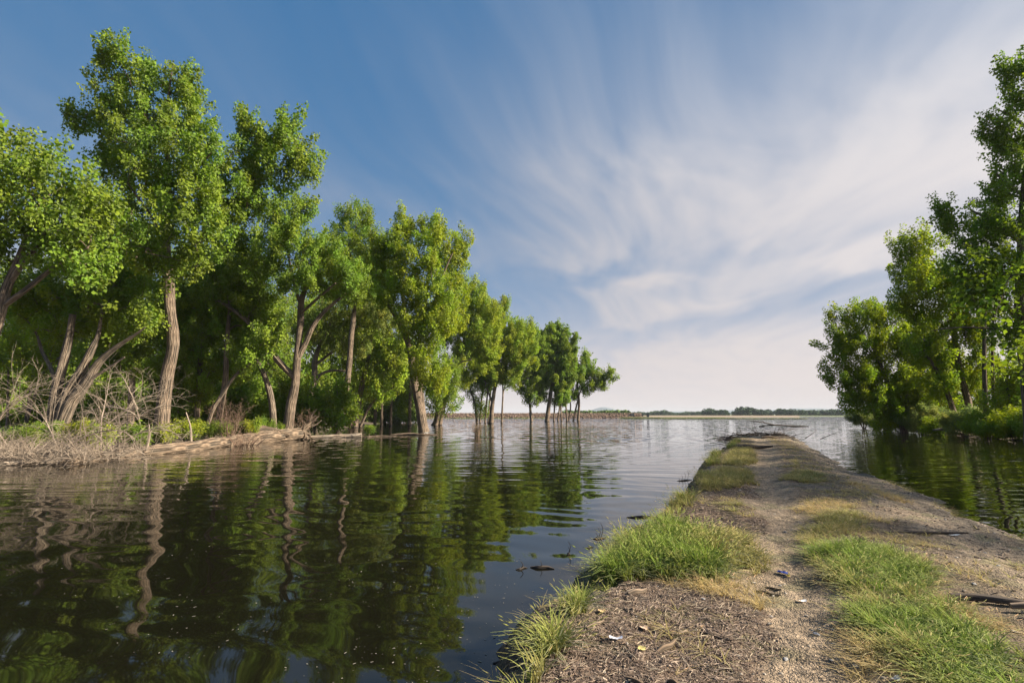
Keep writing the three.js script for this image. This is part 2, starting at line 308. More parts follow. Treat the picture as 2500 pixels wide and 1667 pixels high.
const TREES=[{name:"cottonwood_tree",label:"tall cottonwood with one bare pale trunk standing behind the long fallen log",category:"tree",group:null,base:[-22.25,0.0,-33],kind:"near",leaf:"green",s:null,k:10,stems:[[[0.0,-0.4,0,0.58],[-0.08,2.26,0,0.473],[0.01,4.49,0,0.435],[0.17,6.61,0,0.397],[-0.18,8.49,0,0.386],[-0.51,10.54,0,0.375],[-0.95,13.24,0,0.321],[-1.24,15.07,0,0.279],[-1.18,17.24,0,0.237],[-1.49,19.77,0,0.18],[-1.79,22.02,0,0.136],[-1.8,23.99,0,0.091],[-1.72,26.33,0,0.037]],[[-0.57,11.08,0,0.173],[0.09,12.09,0,0.16],[1.13,13.48,0,0.146],[2.45,14.46,0,0.103],[4.16,15.07,0,0.059]],[[-0.99,13.69,0,0.117],[-1.01,14.85,2,0.097],[-1.59,16.13,3,0.054]],[[-1.21,17.18,0,0.118],[1.69,17.2,2,0.098],[3.45,18.14,3,0.054]],[[-1.53,20.25,0,0.105],[-3.37,22.68,0,0.091],[-4.9,25.65,0,0.046]],[[-1.18,15.69,0,0.147],[0.73,17.38,-1,0.137],[2.82,19.17,-2,0.11],[5.19,21.53,-2,0.064]],[[-0.59,11.29,0,0.116],[0.08,11.42,2,0.082],[0.13,11.93,3,0.053]]],lobes:[[-5.2,26.8,0,0.7,1.4,1.0],[-6.1,25.7,0,0.9,1.1,1.0],[-6.6,27.0,0,0.4,1.0,0.7],[-3.2,25.8,0,0.9,1.4,1.1],[-1.1,25.5,0,0.9,1.4,1.1],[-0.2,24.3,0,0.5,0.9,0.7],[-3.8,23.8,0,1.9,1.5,1.7],[-6.5,22.6,0,1.5,0.9,1.2],[-7.6,22.8,0,0.7,0.4,0.5],[-0.9,21.7,1,2.1,1.5,1.8],[-1.6,19.3,2,2.4,1.4,1.9],[-5.4,20.4,0,1.2,0.9,1.1],[0.4,21.4,0,1.3,1.4,1.3],[2.4,18.7,2,1.3,1.3,1.3],[0.3,17.2,2,2.5,1.5,2.0],[-3.8,18.5,0,1.6,1.3,1.4],[2.7,16.3,2,1.8,1.4,1.6],[1.8,14.4,3,2.1,1.3,1.7],[0.3,12.5,3,1.6,1.1,1.4],[2.3,13.4,2,1.9,1.2,1.5],[1.2,11.4,2,1.4,1.0,1.2],[-3.4,16.4,-1,1.5,1.2,1.4],[3.8,21.7,0,0.5,1.1,0.8],[4.9,21.1,0,1.1,1.2,1.2],[6.4,21.7,0,1.0,1.1,1.1],[7.7,20.4,0,0.7,0.8,0.8],[8.4,19.1,0,0.4,0.5,0.4],[4.8,19.1,0,1.6,1.3,1.5],[6.4,19.1,0,1.3,1.2,1.2],[3.3,18.2,0,1.5,1.3,1.4],[5.2,17.2,0,1.5,1.2,1.3],[4.1,16.0,0,1.5,1.0,1.3]]},
{name:"cottonwood_tree",label:"cottonwood with forked reddish limbs leaning in from beyond the brush heap",category:"tree",group:null,base:[-26.13,0.5,-25],kind:"near",leaf:"green",s:null,k:10,stems:[[[0.0,-0.4,0,0.397],[0.12,3.57,0,0.341],[0.63,6.39,0,0.292],[0.79,7.72,0,0.24],[1.17,9.08,0,0.187],[1.43,10.45,0,0.133],[1.58,12.31,0,0.078]],[[0.67,6.72,0,0.173],[1.61,7.46,0,0.152],[2.39,8.17,0,0.131],[3.37,9.08,0,0.088],[4.61,9.76,0,0.055]],[[0.89,7.95,0,0.175],[1.44,9.03,0,0.154],[2.19,9.99,0,0.11],[2.47,11.26,0,0.067]],[[0.43,5.08,0,0.193],[-0.89,8.17,0,0.175],[-1.81,11.38,0,0.089]]],lobes:[[-0.3,15.7,0,1.0,1.0,1.0],[1.0,14.9,0,1.0,0.9,1.0],[0.4,13.3,0,1.7,1.1,1.4],[2.3,13.3,0,1.3,0.9,1.1],[3.4,14.0,0,0.5,1.1,0.8],[1.3,11.6,0,1.8,1.0,1.4],[3.5,11.4,0,1.3,0.9,1.1],[-1.6,14.2,0,1.8,1.6,1.7],[-2.0,11.4,0,2.0,1.8,1.9],[0.5,10.0,0,1.0,0.6,0.8],[4.4,9.4,0,0.9,0.6,0.7],[2.6,10.0,0,1.1,0.5,0.8],[4.7,12.1,0,0.8,0.9,0.8]]},
{name:"willow_tree",label:"three thick grey stems fanning from one foot, one snapped off bare",category:"tree",group:null,base:[-27.43,0.5,-31],kind:"near",leaf:"green",s:null,k:12,stems:[[[0.0,-0.4,0,0.39],[-0.09,2.78,0,0.328],[0.13,4.62,0,0.291],[0.29,6.1,0,0.24],[0.33,7.54,0,0.201]],[[0.26,-0.4,0,0.416],[0.65,2.78,0,0.341],[1.28,4.09,0,0.304],[1.72,5.29,0,0.239],[2.04,6.23,0,0.133],[2.11,8.14,0,0.081]],[[0.21,-0.4,0,0.442],[0.85,2.0,0,0.379],[1.64,3.3,0,0.329],[2.28,4.57,0,0.252],[3.14,5.43,0,0.173],[4.08,6.1,0,0.12],[4.87,6.72,0,0.053]],[[1.85,3.51,0,0.119],[2.7,4.09,0,0.106],[3.81,4.89,0,0.066]],[[-1.88,3.01,-2,0.14],[-3.22,4.35,-3,0.145],[-4.99,5.79,-4,0.12],[-5.43,6.86,-4,0.09]]],lobes:[[0.1,10.6,-2,1.8,1.3,1.6],[-2.4,10.0,-2,1.6,1.0,1.3],[2.2,9.6,-2,1.9,1.3,1.6],[0.4,8.5,-1,1.7,1.0,1.4],[3.7,7.8,-1,1.4,0.8,1.1],[-4.6,8.8,-3,1.2,1.1,1.1],[-2.8,8.2,-3,1.3,0.9,1.1],[0.9,7.3,-3,1.3,0.8,1.0],[-4.7,9.7,-2,1.4,1.2,1.3]]},
{name:"willow_tree",label:"small sunlit tree with pale slanting stems at the brush heap",category:"tree",group:null,base:[-41.3,0.5,-44],kind:"near",leaf:"bright",s:null,k:7,stems:[[[0.0,-0.4,0,0.148],[0.05,4.1,0,0.131],[0.2,6.35,0,0.094]],[[-0.15,-0.4,0,0.148],[0.58,3.73,0,0.131],[1.22,5.41,0,0.113],[2.64,6.73,0,0.075]],[[-1.48,-0.4,0,0.111],[-1.97,4.1,0,0.112],[-2.18,5.6,0,0.075]]],lobes:[[-1.8,10.0,0,2.1,1.6,1.8],[-2.1,7.1,0,2.0,1.4,1.7],[0.7,7.5,0,2.1,1.6,1.8],[1.8,9.0,0,1.5,1.5,1.5],[-1.9,4.5,0,1.7,1.1,1.4],[1.7,4.8,0,1.5,1.1,1.3]]},
{name:"cottonwood_tree",label:"shaded tree filling the gap between the fanned stems and tall bare trunk",category:"tree",group:null,base:[-31.6,0.5,-43],kind:"near",leaf:"green",s:1.15,k:12,stems:[[[0.0,-0.4,0,0.325],[-0.35,4.77,0,0.293],[-0.87,10.75,0,0.261],[-1.29,16.17,0,0.152],[-2.01,19.36,0,0.077]]],lobes:[[-4.4,19.8,0,2.3,1.9,2.1],[-5.5,16.8,0,2.7,1.9,2.3],[-2.1,17.0,0,2.4,2.1,2.2],[-2.9,13.8,0,3.0,2.0,2.5],[-0.6,10.0,0,2.6,2.0,2.3],[-2.4,7.4,0,2.2,1.8,2.0],[0.5,6.6,0,1.8,1.5,1.7],[-4.8,10.7,0,1.5,1.5,1.5]]},
{name:"cottonwood_tree",label:"shaded tree filling the gap between the tall bare trunk and the leaning stems",category:"tree",group:null,base:[-28.02,0.4,-46],kind:"near",leaf:"green",s:1.15,k:12,stems:[[[0.0,-0.4,0,0.309],[-0.09,5.1,0,0.274],[-0.19,9.88,0,0.238],[-0.12,15.63,0,0.121]]],lobes:[[0.7,16.0,0,2.5,2.0,2.3],[-1.0,12.3,0,2.8,2.4,2.6],[1.9,11.1,0,2.5,2.2,2.3],[-1.1,8.3,0,2.4,2.1,2.2],[0.7,5.5,0,2.0,1.7,1.8],[3.2,6.7,0,1.7,1.7,1.7],[-2.2,5.1,0,1.6,1.5,1.6],[-2.1,2.4,0,1.0,0.9,1.0],[-0.7,3.5,0,1.3,1.2,1.2]]},
{name:"willow_tree",label:"thin stem leaning hard over beside the grey trunk with moss",category:"tree",group:null,base:[-22.48,0.3,-38],kind:"near",leaf:"green",s:null,k:7,stems:[[[0.0,-0.4,0,0.159],[0.39,1.85,0,0.176],[1.06,3.13,0,0.161],[1.92,4.51,0,0.129],[2.89,5.39,0,0.097],[3.45,6.53,0,0.065]]],lobes:[[3.7,7.2,0,1.0,0.7,0.8],[2.4,6.5,0,1.0,0.7,0.8],[4.3,8.0,0,1.0,0.7,0.9]]},
{name:"cottonwood_tree",label:"straight grey trunk patched with yellow behind the dead reddish shrub",category:"tree",group:null,base:[-25.08,0.2,-44],kind:"near",leaf:"green",s:null,k:8,stems:[[[0.0,-0.4,0,0.35],[0.26,2.73,0,0.297],[0.43,4.77,0,0.262],[0.33,7.41,0,0.226],[0.33,11.26,0,0.153],[0.49,15.21,0,0.077]]],lobes:[[0.6,16.8,0,2.0,1.4,1.7],[-0.8,14.4,0,2.0,1.6,1.8],[2.2,15.0,0,1.6,1.4,1.5],[1.5,12.4,0,1.9,1.4,1.6],[2.8,10.5,0,1.7,1.4,1.5]]},
{name:"willow_tree",label:"bare trunk bending over between the dead shrub and the forked tree",category:"tree",group:null,base:[-20.52,0.1,-45],kind:"near",leaf:"green",s:null,k:8,stems:[[[0.0,-0.4,0,0.321],[-0.56,3.23,0,0.304],[-1.31,5.33,0,0.249],[-2.19,6.87,0,0.192],[-2.58,8.03,0,0.155],[-3.05,10.19,0,0.117]]],lobes:[[-2.4,11.6,0,2.0,1.6,1.8],[-3.9,13.6,0,1.7,1.4,1.5],[-0.9,9.8,0,1.6,1.4,1.5],[-0.2,7.6,0,1.5,1.4,1.5],[-3.3,8.8,0,1.5,1.3,1.4]]},
{name:"cottonwood_tree",label:"tree forking wide into three limbs above the torn root mass",category:"tree",group:null,base:[-18.61,0.2,-43],kind:"near",leaf:"green",s:null,k:11,stems:[[[0.0,-0.4,0,0.541],[0.17,2.53,0,0.454],[0.4,4.16,0,0.401],[0.44,5.44,0,0.385],[0.47,7.28,0,0.313],[0.56,9.53,0,0.297],[0.52,11.43,0,0.262],[0.92,12.96,0,0.188],[1.23,14.9,0,0.113]],[[0.36,4.78,0,0.311],[-1.08,6.17,0,0.294],[-2.28,7.66,0,0.277],[-3.7,9.34,0,0.223],[-5.08,10.48,0,0.186],[-6.65,11.43,0,0.112]],[[0.48,6.47,0,0.294],[1.04,7.66,0,0.258],[1.62,9.15,0,0.23],[2.55,10.48,0,0.186],[4.23,12.0,0,0.112]],[[0.56,10.86,0,0.187],[-0.34,13.35,0,0.15],[-0.96,16.08,0,0.076]],[[0.52,10.29,0,0.149],[2.88,11.34,2,0.125],[4.43,12.18,3,0.07]]],lobes:[[-1.9,19.5,0,2.2,1.2,1.7],[0.1,20.4,0,0.8,1.0,0.9],[-3.3,17.3,0,2.2,1.6,1.9],[0.6,16.4,2,2.2,1.5,1.9],[2.2,16.7,0,1.6,1.6,1.6],[3.5,14.0,1,2.1,1.3,1.7],[-4.7,14.9,0,2.0,1.6,1.8],[-1.3,14.1,2,1.9,1.4,1.6],[-6.0,13.2,0,2.0,1.2,1.6],[4.7,13.5,0,1.6,1.2,1.4],[1.7,13.5,2,1.8,1.2,1.5],[-3.9,12.4,0,1.6,1.0,1.3]]},
{name:"cottonwood_tree",label:"rounded dark crown on a dark trunk behind the forked tree",category:"tree",group:null,base:[-20.19,0.0,-60],kind:"near",leaf:"green",s:null,k:9,stems:[[[0.0,-0.4,0,0.453],[0.82,4.57,0,0.407],[1.11,10.73,0,0.361],[1.32,16.54,0,0.261],[0.26,22.52,0,0.132]],[[1.23,14.94,0,0.26],[-1.64,18.16,0,0.184],[-2.8,20.32,0,0.105]],[[1.21,15.47,0,0.209],[3.06,18.7,0,0.158],[3.48,21.42,0,0.106]]],lobes:[[0.1,26.4,0,1.4,1.3,1.3],[2.0,26.3,0,1.4,1.5,1.4],[-0.3,23.9,0,2.2,1.9,2.1],[2.5,23.3,0,2.2,2.0,2.1],[-0.4,20.4,0,2.7,2.0,2.4],[3.1,20.1,0,2.2,1.9,2.1],[-3.5,20.9,0,1.3,1.8,1.5],[0.5,16.8,0,2.7,1.8,2.2],[4.2,17.6,0,1.9,1.6,1.7]]},
{name:"willow_tree",label:"feathery olive willow with a pale side limb curving sideways",category:"tree",group:null,base:[-25.27,0.0,-64],kind:"near",leaf:"olive",s:null,k:8,stems:[[[0.0,-0.4,0,0.538],[0.17,3.67,0,0.487],[0.56,6.37,0,0.435],[0.45,8.45,0,0.383],[0.85,10.21,0,0.274],[1.58,11.88,0,0.22],[2.37,13.84,0,0.138]],[[0.31,5.01,0,0.271],[1.14,6.81,0,0.245],[2.58,7.41,0,0.191],[4.76,7.35,0,0.109]],[[0.48,8.01,0,0.218],[2.99,10.21,0,0.165],[4.53,12.43,0,0.11]]],lobes:[[2.8,14.7,0,2.9,2.0,2.4],[6.2,15.8,0,2.9,2.1,2.5],[1.2,12.4,0,2.3,1.9,2.1],[9.0,14.6,0,2.0,1.9,1.9],[4.6,11.4,0,2.9,1.5,2.2],[-1.0,13.6,0,1.9,1.7,1.8]]},
{name:"cottonwood_tree",label:"sunny light green tree standing at the flooded wood edge with a thin slanting stem",category:"tree",group:null,base:[-23.62,0.0,-78],kind:"mid",leaf:"bright",s:null,k:9,stems:[[[0.0,-0.4,0,0.589],[0.32,3.4,0,0.527],[0.84,6.69,0,0.464],[1.39,9.34,0,0.366],[1.82,12.03,0,0.268],[2.06,16.1,0,0.168]],[[0.58,-0.4,0,0.229],[2.04,3.07,0,0.23],[3.55,4.84,0,0.198],[5.69,6.16,0,0.132]]],lobes:[[1.7,14.1,0,2.8,2.3,2.6],[-0.3,12.0,0,2.7,2.0,2.3],[4.0,12.0,0,2.7,2.3,2.5],[1.9,9.3,0,2.9,1.7,2.3],[5.4,7.9,0,2.4,1.6,2.0],[4.0,6.2,0,2.4,1.3,1.9],[2.4,17.3,0,3.0,2.3,2.6],[6.7,10.0,0,1.2,2.3,1.7],[-1.6,14.7,0,2.0,1.7,1.9],[5.8,14.1,0,2.0,2.0,2.0]]},
{name:"cottonwood_tree",label:"slim dark trunk in shade behind the sunny light green tree",category:"tree",group:"slim dark trunks behind the sunny tree",base:[-22.17,0.0,-88],kind:"mid",leaf:"green",s:null,k:7,stems:[[[0.0,-0.4,0,0.296],[-0.04,5.81,0,0.239],[-0.05,10.3,0,0.15]]],lobes:[[-0.3,9.5,0,2.5,2.2,2.4],[0.3,13.3,0,2.6,2.3,2.4],[-0.6,5.8,0,1.5,1.3,1.4]]},
{name:"cottonwood_tree",label:"slim dark trunk in shade behind the sunny light green tree",category:"tree",group:"slim dark trunks behind the sunny tree",base:[-21.09,0.0,-90],kind:"mid",leaf:"green",s:null,k:7,stems:[[[0.0,-0.4,0,0.302],[-0.03,5.9,0,0.244],[-0.03,10.49,0,0.154]]],lobes:[[-0.3,9.7,0,2.6,2.3,2.5],[0.3,13.6,0,2.6,2.3,2.5],[-0.6,5.9,0,1.5,1.4,1.4]]},
{name:"cottonwood_tree",label:"slim dark trunk in shade behind the sunny light green tree",category:"tree",group:"slim dark trunks behind the sunny tree",base:[-24.6,0.0,-93],kind:"mid",leaf:"green",s:null,k:7,stems:[[[0.0,-0.4,0,0.312],[-0.06,6.03,0,0.252],[-0.08,10.78,0,0.159]]],lobes:[[-0.4,10.0,0,2.7,2.4,2.5],[0.3,14.0,0,2.7,2.4,2.6],[-0.7,6.0,0,1.6,1.4,1.5]]},
{name:"cottonwood_tree",label:"dark trunk close behind the leaning twin-stemmed cottonwood",category:"tree",group:null,base:[-18.16,0.0,-92],kind:"mid",leaf:"green",s:null,k:7,stems:[[[0.0,-0.4,0,0.348],[-0.08,5.99,0,0.312],[-0.08,11.47,0,0.236]]],lobes:[[-1.1,9.1,0,1.9,2.7,2.3],[0.3,13.8,0,2.4,2.4,2.4],[-1.4,4.4,0,1.1,1.6,1.3]]},
{name:"cottonwood_tree",label:"twin-stemmed cottonwood leaning with its foot in open water",category:"tree",group:null,base:[-8.54,0.0,-51],kind:"near",leaf:"bright",s:null,k:12,stems:[[[0.0,-0.4,0,0.619],[-0.48,2.03,0,0.515],[-0.96,4.17,0,0.454],[-1.37,6.33,0,0.413],[-1.69,8.52,0,0.415],[-2.45,10.29,0,0.33],[-3.43,12.08,0,0.265],[-4.36,13.44,0,0.222],[-5.55,15.72,0,0.156],[-6.42,17.19,0,0.09]],[[-0.04,-0.4,-1,0.435],[-0.53,2.46,-1,0.373],[-0.78,5.09,-1,0.353],[-1.0,6.86,-1,0.333],[-0.98,9.55,-1,0.246],[-0.31,12.99,0,0.199],[0.04,16.64,0,0.179],[0.61,19.66,0,0.113]],[[-0.68,10.07,0,0.22],[1.04,12.99,2,0.17],[2.06,15.77,3,0.105],[2.79,17.51,3,0.063]],[[-1.79,8.74,0,0.219],[-2.68,11.55,-2,0.206],[-3.04,14.36,-2,0.184],[-3.63,18.66,-2,0.117]]],lobes:[[-2.4,22.3,0,0.9,1.3,1.1],[-2.6,19.9,0,1.6,1.8,1.7],[-0.1,21.7,0,1.2,1.2,1.2],[0.9,19.3,2,1.7,1.9,1.8],[3.4,20.1,0,0.7,1.2,0.9],[2.4,17.8,0,1.6,2.0,1.8],[-0.6,16.6,3,2.2,1.9,2.0],[-4.3,17.6,0,1.8,1.5,1.7],[-4.8,19.5,0,1.4,1.4,1.4],[-2.4,14.5,2,2.2,1.7,2.0],[0.8,14.0,3,2.4,1.8,2.1],[3.0,15.0,0,1.2,1.5,1.3],[-0.4,11.5,3,2.1,1.7,1.9],[1.3,10.9,3,1.7,1.7,1.7],[0.7,8.5,3,1.6,1.6,1.6],[0.6,6.5,3,1.4,1.4,1.4],[1.2,5.7,2,1.2,1.1,1.1],[2.1,12.3,0,1.5,1.6,1.5],[-3.9,15.7,0,1.6,1.3,1.5]]},
{name:"cottonwood_tree",label:"pair of trunks slanting up from the water with a pale dead limb",category:"tree",group:null,base:[-14.49,0.0,-97],kind:"mid",leaf:"bright",s:null,k:10,stems:[[[0.0,-0.4,0,0.773],[0.92,2.55,0,0.695],[2.49,6.21,0,0.575],[3.85,8.84,0,0.495],[4.87,12.82,0,0.373],[5.3,17.87,0,0.251],[4.72,22.98,0,0.126]],[[0.89,-0.4,0,0.529],[1.64,3.76,0,0.45],[2.81,7.03,0,0.37],[4.24,10.33,0,0.248]],[[1.66,10.71,3,0.273],[4.44,10.84,5,0.22],[5.63,11.36,6,0.171],[7.26,11.57,7,0.108]]],lobes:[[5.9,26.4,0,2.9,2.5,2.7],[4.7,23.0,0,3.7,3.0,3.4],[8.3,23.0,0,2.4,3.0,2.7],[4.0,18.0,0,4.0,3.3,3.7],[8.1,17.9,0,3.3,3.3,3.3],[4.9,13.0,0,3.3,2.7,3.0],[8.3,13.0,0,2.2,2.2,2.2],[5.9,8.8,0,1.6,1.5,1.6],[8.9,25.4,0,1.2,1.7,1.4],[10.3,21.3,0,2.0,3.2,2.6],[2.5,23.0,0,2.5,3.2,2.9],[10.5,15.3,0,1.8,2.8,2.3]]},
{name:"cottonwood_tree",label:"low bushy tree hanging over water behind the twin-stemmed cottonwood",category:"tree",group:null,base:[-13.3,0.0,-90],kind:"mid",leaf:"green",s:null,k:9,stems:[[[0.0,-0.4,0,0.302],[0.23,3.63,0,0.266],[-0.15,7.42,0,0.229]]],lobes:[[0.8,7.4,0,2.8,2.3,2.5],[0.5,4.5,0,2.1,1.8,2.0],[2.6,5.5,0,1.5,1.4,1.4],[2.1,9.7,0,2.8,2.3,2.5]]},
{name:"cottonwood_tree",label:"thick straight trunk forking low amid thin stems in the lake",category:"tree",group:null,base:[-4.76,0.0,-118],kind:"mid",leaf:"bright",s:null,k:11,stems:[[[0.0,-0.4,0,0.644],[0.27,4.17,0,0.518],[0.95,9.14,0,0.441],[1.73,14.17,0,0.323],[2.12,20.29,0,0.183]],[[0.27,4.66,0,0.279],[-0.85,7.64,0,0.25],[-1.66,10.14,0,0.201]],[[1.44,12.15,0,0.302],[3.64,15.69,0,0.202]]],lobes:[[0.1,25.7,0,3.9,2.9,3.4],[-0.9,21.5,0,4.9,3.9,4.4],[4.3,20.8,0,3.5,4.1,3.8],[-2.1,16.4,0,4.2,3.4,3.8],[3.3,15.4,0,4.2,3.6,3.9],[1.1,12.4,0,4.0,2.4,3.2],[6.2,15.7,0,2.4,3.8,3.1],[2.1,27.5,0,2.3,2.0,2.2],[5.2,11.1,0,1.6,1.8,1.7],[7.2,22.6,0,2.4,2.4,2.4],[8.6,18.0,0,2.2,2.8,2.5]]},
{name:"cottonwood_tree",label:"curved trunk with dark drooping leaves beside thin stems in the lake",category:"tree",group:null,base:[-8.06,0.0,-120],kind:"mid",leaf:"green",s:null,k:8,stems:[[[0.0,-0.4,0,0.343],[-0.55,4.21,0,0.284],[-1.71,8.04,0,0.224],[-2.77,11.3,0,0.153]]],lobes:[[-0.7,8.8,0,2.2,2.6,2.4],[0.8,4.2,0,1.6,2.0,1.8],[-2.0,12.3,0,2.0,2.2,2.1],[0.9,9.3,0,2.0,2.6,2.3]]},
{name:"cottonwood_tree",label:"thin leaning stem between the curved trunk and the thick forking trunk",category:"tree",group:"thin stems in the lake",base:[-7.58,0.0,-122],kind:"far",leaf:"green",s:null,k:6,stems:[[[0.0,-0.4,0,0.266],[0.36,5.27,0,0.227],[0.94,10.42,0,0.166]]],lobes:[[0.9,11.5,0,1.7,1.9,1.8]]},
{name:"cottonwood_tree",label:"thin leaning stem between the curved trunk and the thick forking trunk",category:"tree",group:"thin stems in the lake",base:[-6.2,0.0,-119],kind:"far",leaf:"green",s:null,k:6,stems:[[[0.0,-0.4,0,0.26],[0.36,5.18,0,0.221],[0.93,10.21,0,0.162]]],lobes:[[0.9,11.2,0,1.6,1.8,1.7]]},
{name:"cottonwood_tree",label:"thin leaning stem between the curved trunk and the thick forking trunk",category:"tree",group:"thin stems in the lake",base:[-5.73,0.0,-124],kind:"far",leaf:"green",s:null,k:6,stems:[[[0.0,-0.4,0,0.271],[0.38,5.32,0,0.231],[0.98,10.56,0,0.169]]],lobes:[[1.0,11.6,0,1.7,1.9,1.8]]},
{name:"cottonwood_tree",label:"thin forked bare stem standing alone in the lake",category:"tree",group:null,base:[-2.54,0.0,-126],kind:"far",leaf:"green",s:null,k:6,stems:[[[0.0,-0.4,0,0.254],[0.2,4.32,0,0.234],[0.3,6.97,0,0.192],[0.07,11.77,0,0.129]],[[0.3,6.65,0,0.16],[1.15,10.7,0,0.118]]],lobes:[[1.4,11.8,0,2.1,1.7,1.9]]},
{name:"cottonwood_tree",label:"slender tree with leaves drooping low down its dark trunk",category:"tree",group:null,base:[5.6,0.0,-148],kind:"far",leaf:"green",s:null,k:10,stems:[[[0.0,-0.4,0,0.473],[-0.47,4.74,0,0.375],[-1.08,9.73,0,0.301],[-1.54,18.56,0,0.203]]],lobes:[[-1.3,25.0,0,3.3,3.3,3.3],[-2.8,21.1,0,4.1,4.1,4.1],[-0.5,16.3,0,4.0,4.5,4.3],[-1.2,10.0,0,2.5,2.8,2.6],[-5.1,26.9,0,2.3,2.8,2.6],[0.2,7.9,0,1.5,2.0,1.8],[2.0,24.3,0,2.0,3.1,2.5],[2.2,17.9,0,1.8,3.8,2.8]]},
{name:"cottonwood_tree",label:"full rounded tree on a stout trunk near the end of the flooded row",category:"tree",group:null,base:[10.08,0.0,-150],kind:"far",leaf:"green",s:null,k:12,stems:[[[0.0,-0.4,0,0.756],[0.82,6.04,0,0.634],[1.91,12.38,0,0.51],[2.88,18.79,0,0.359],[3.33,23.98,0,0.193]],[[1.37,9.83,0,0.318],[0.02,14.93,0,0.23]],[[2.18,13.65,0,0.319],[5.19,18.79,0,0.205]]],lobes:[[0.8,25.5,0,3.9,2.8,3.4],[6.2,24.2,0,2.6,3.4,3.0],[-0.6,21.4,0,3.9,3.9,3.9],[4.6,20.1,0,4.4,4.6,4.5],[0.0,16.5,0,3.8,3.3,3.6],[6.0,15.2,0,2.6,3.1,2.8],[-1.9,13.9,0,2.6,3.1,2.8],[2.9,13.0,0,3.3,2.8,3.1],[3.4,26.9,0,2.8,2.3,2.6],[3.5,8.6,0,1.8,2.5,2.2],[-1.7,9.8,0,1.5,2.8,2.2]]},
{name:"cottonwood_tree",label:"slim trunk crowded beside the full rounded tree in the lake",category:"tree",group:"slim trunks by the rounded tree",base:[12.26,0.0,-152],kind:"far",leaf:"green",s:null,k:7,stems:[[[0.0,-0.4,0,0.306],[0.31,4.82,0,0.257],[0.65,11.23,0,0.181]]],lobes:[[0.7,12.5,0,1.8,2.3,2.1],[0.9,8.0,0,1.2,1.5,1.4]]},
{name:"cottonwood_tree",label:"slim trunk crowded beside the full rounded tree in the lake",category:"tree",group:"slim trunks by the rounded tree",base:[13.5,0.0,-153],kind:"far",leaf:"green",s:null,k:7,stems:[[[0.0,-0.4,0,0.309],[0.71,4.84,0,0.258],[1.44,11.29,0,0.182]]],lobes:[[1.5,12.6,0,1.8,2.3,2.1],[1.7,8.1,0,1.2,1.6,1.4]]},
{name:"cottonwood_tree",label:"slim trunk crowded beside the full rounded tree in the lake",category:"tree",group:"slim trunks by the rounded tree",base:[14.85,0.0,-155],kind:"far",leaf:"green",s:null,k:7,stems:[[[0.0,-0.4,0,0.313],[-0.19,4.88,0,0.262],[-0.37,11.41,0,0.184]]],lobes:[[-0.4,12.7,0,1.8,2.4,2.1],[-0.1,8.1,0,1.2,1.6,1.4]]},
{name:"cottonwood_tree",label:"slim trunk crowded beside the full rounded tree in the lake",category:"tree",group:"slim trunks by the rounded tree",base:[16.22,0.0,-152],kind:"far",leaf:"green",s:null,k:7,stems:[[[0.0,-0.4,0,0.306],[-0.31,4.82,0,0.257],[-0.6,11.23,0,0.181]]],lobes:[[-0.6,12.5,0,1.8,2.3,2.1],[-0.4,8.0,0,1.2,1.5,1.4]]},
{name:"cottonwood_tree",label:"wind-swept last tree of the flooded row reaching over open water",category:"tree",group:null,base:[20.18,0.0,-158],kind:"far",leaf:"green",s:null,k:9,stems:[[[0.0,-0.4,0,0.478],[0.38,6.26,0,0.401],[-0.06,11.59,0,0.322],[1.12,16.98,0,0.189]],[[-1.59,-0.4,0,0.345],[-0.17,5.6,0,0.294],[1.53,10.26,0,0.214],[6.17,14.01,0,0.134]],[[-2.92,-0.4,0,0.266],[-2.3,5.6,0,0.24],[-4.12,8.92,0,0.161]]],lobes:[[2.7,19.4,0,2.7,2.7,2.7],[0.8,15.6,0,3.2,3.2,3.2],[5.9,15.0,0,2.7,2.4,2.6],[9.7,14.8,0,1.7,1.2,1.5],[3.8,11.6,0,3.0,1.9,2.4],[-1.9,16.7,0,2.2,4.6,3.4],[7.7,12.1,0,1.6,1.1,1.3],[-1.2,8.9,0,0.9,1.6,1.3]]},
{name:"cottonwood_tree",label:"dim tree deep in the flooded wood seen between nearer trunks",category:"tree",group:"dim trees deep in the wood",base:[-69.57,0.3,-68.27],kind:"mid",leaf:"green",s:1.9,k:7,stems:[[[0.0,-0.4,0.0,0.287],[-1.42,6.95,0.0,0.261],[-3.18,15.23,0.0,0.177]]],lobes:[[-3.4,21.7,0.0,2.6,2.6,2.6],[-3.9,16.8,0.0,2.7,2.7,2.7],[-0.8,16.2,0.0,2.7,2.7,2.7],[-2.6,12.0,0.0,2.8,2.6,2.7],[-0.2,10.8,0.0,2.6,2.3,2.5],[-1.0,7.6,0.0,2.8,2.3,2.6],[0.5,4.7,0.0,2.3,1.7,2.0],[-1.9,3.8,0.0,2.3,1.6,2.0]]},
{name:"cottonwood_tree",label:"dim tree deep in the flooded wood seen between nearer trunks",category:"tree",group:"dim trees deep in the wood",base:[-79.36,0.3,-83.61],kind:"mid",leaf:"green",s:1.9,k:7,stems:[[[0.0,-0.4,0.0,0.351],[-1.55,8.15,0.0,0.32],[-2.36,18.3,0.0,0.217]]],lobes:[[-4.1,24.6,0.0,3.2,3.2,3.2],[-4.3,18.6,0.0,3.3,3.3,3.3],[-0.6,17.9,0.0,3.3,3.3,3.3],[-2.8,12.8,0.0,3.4,3.2,3.3],[0.1,11.3,0.0,3.1,2.9,3.0],[-1.0,7.4,0.0,3.4,2.8,3.1],[0.9,3.8,0.0,2.8,2.1,2.5],[-2.1,2.8,0.0,2.8,2.0,2.4]]},
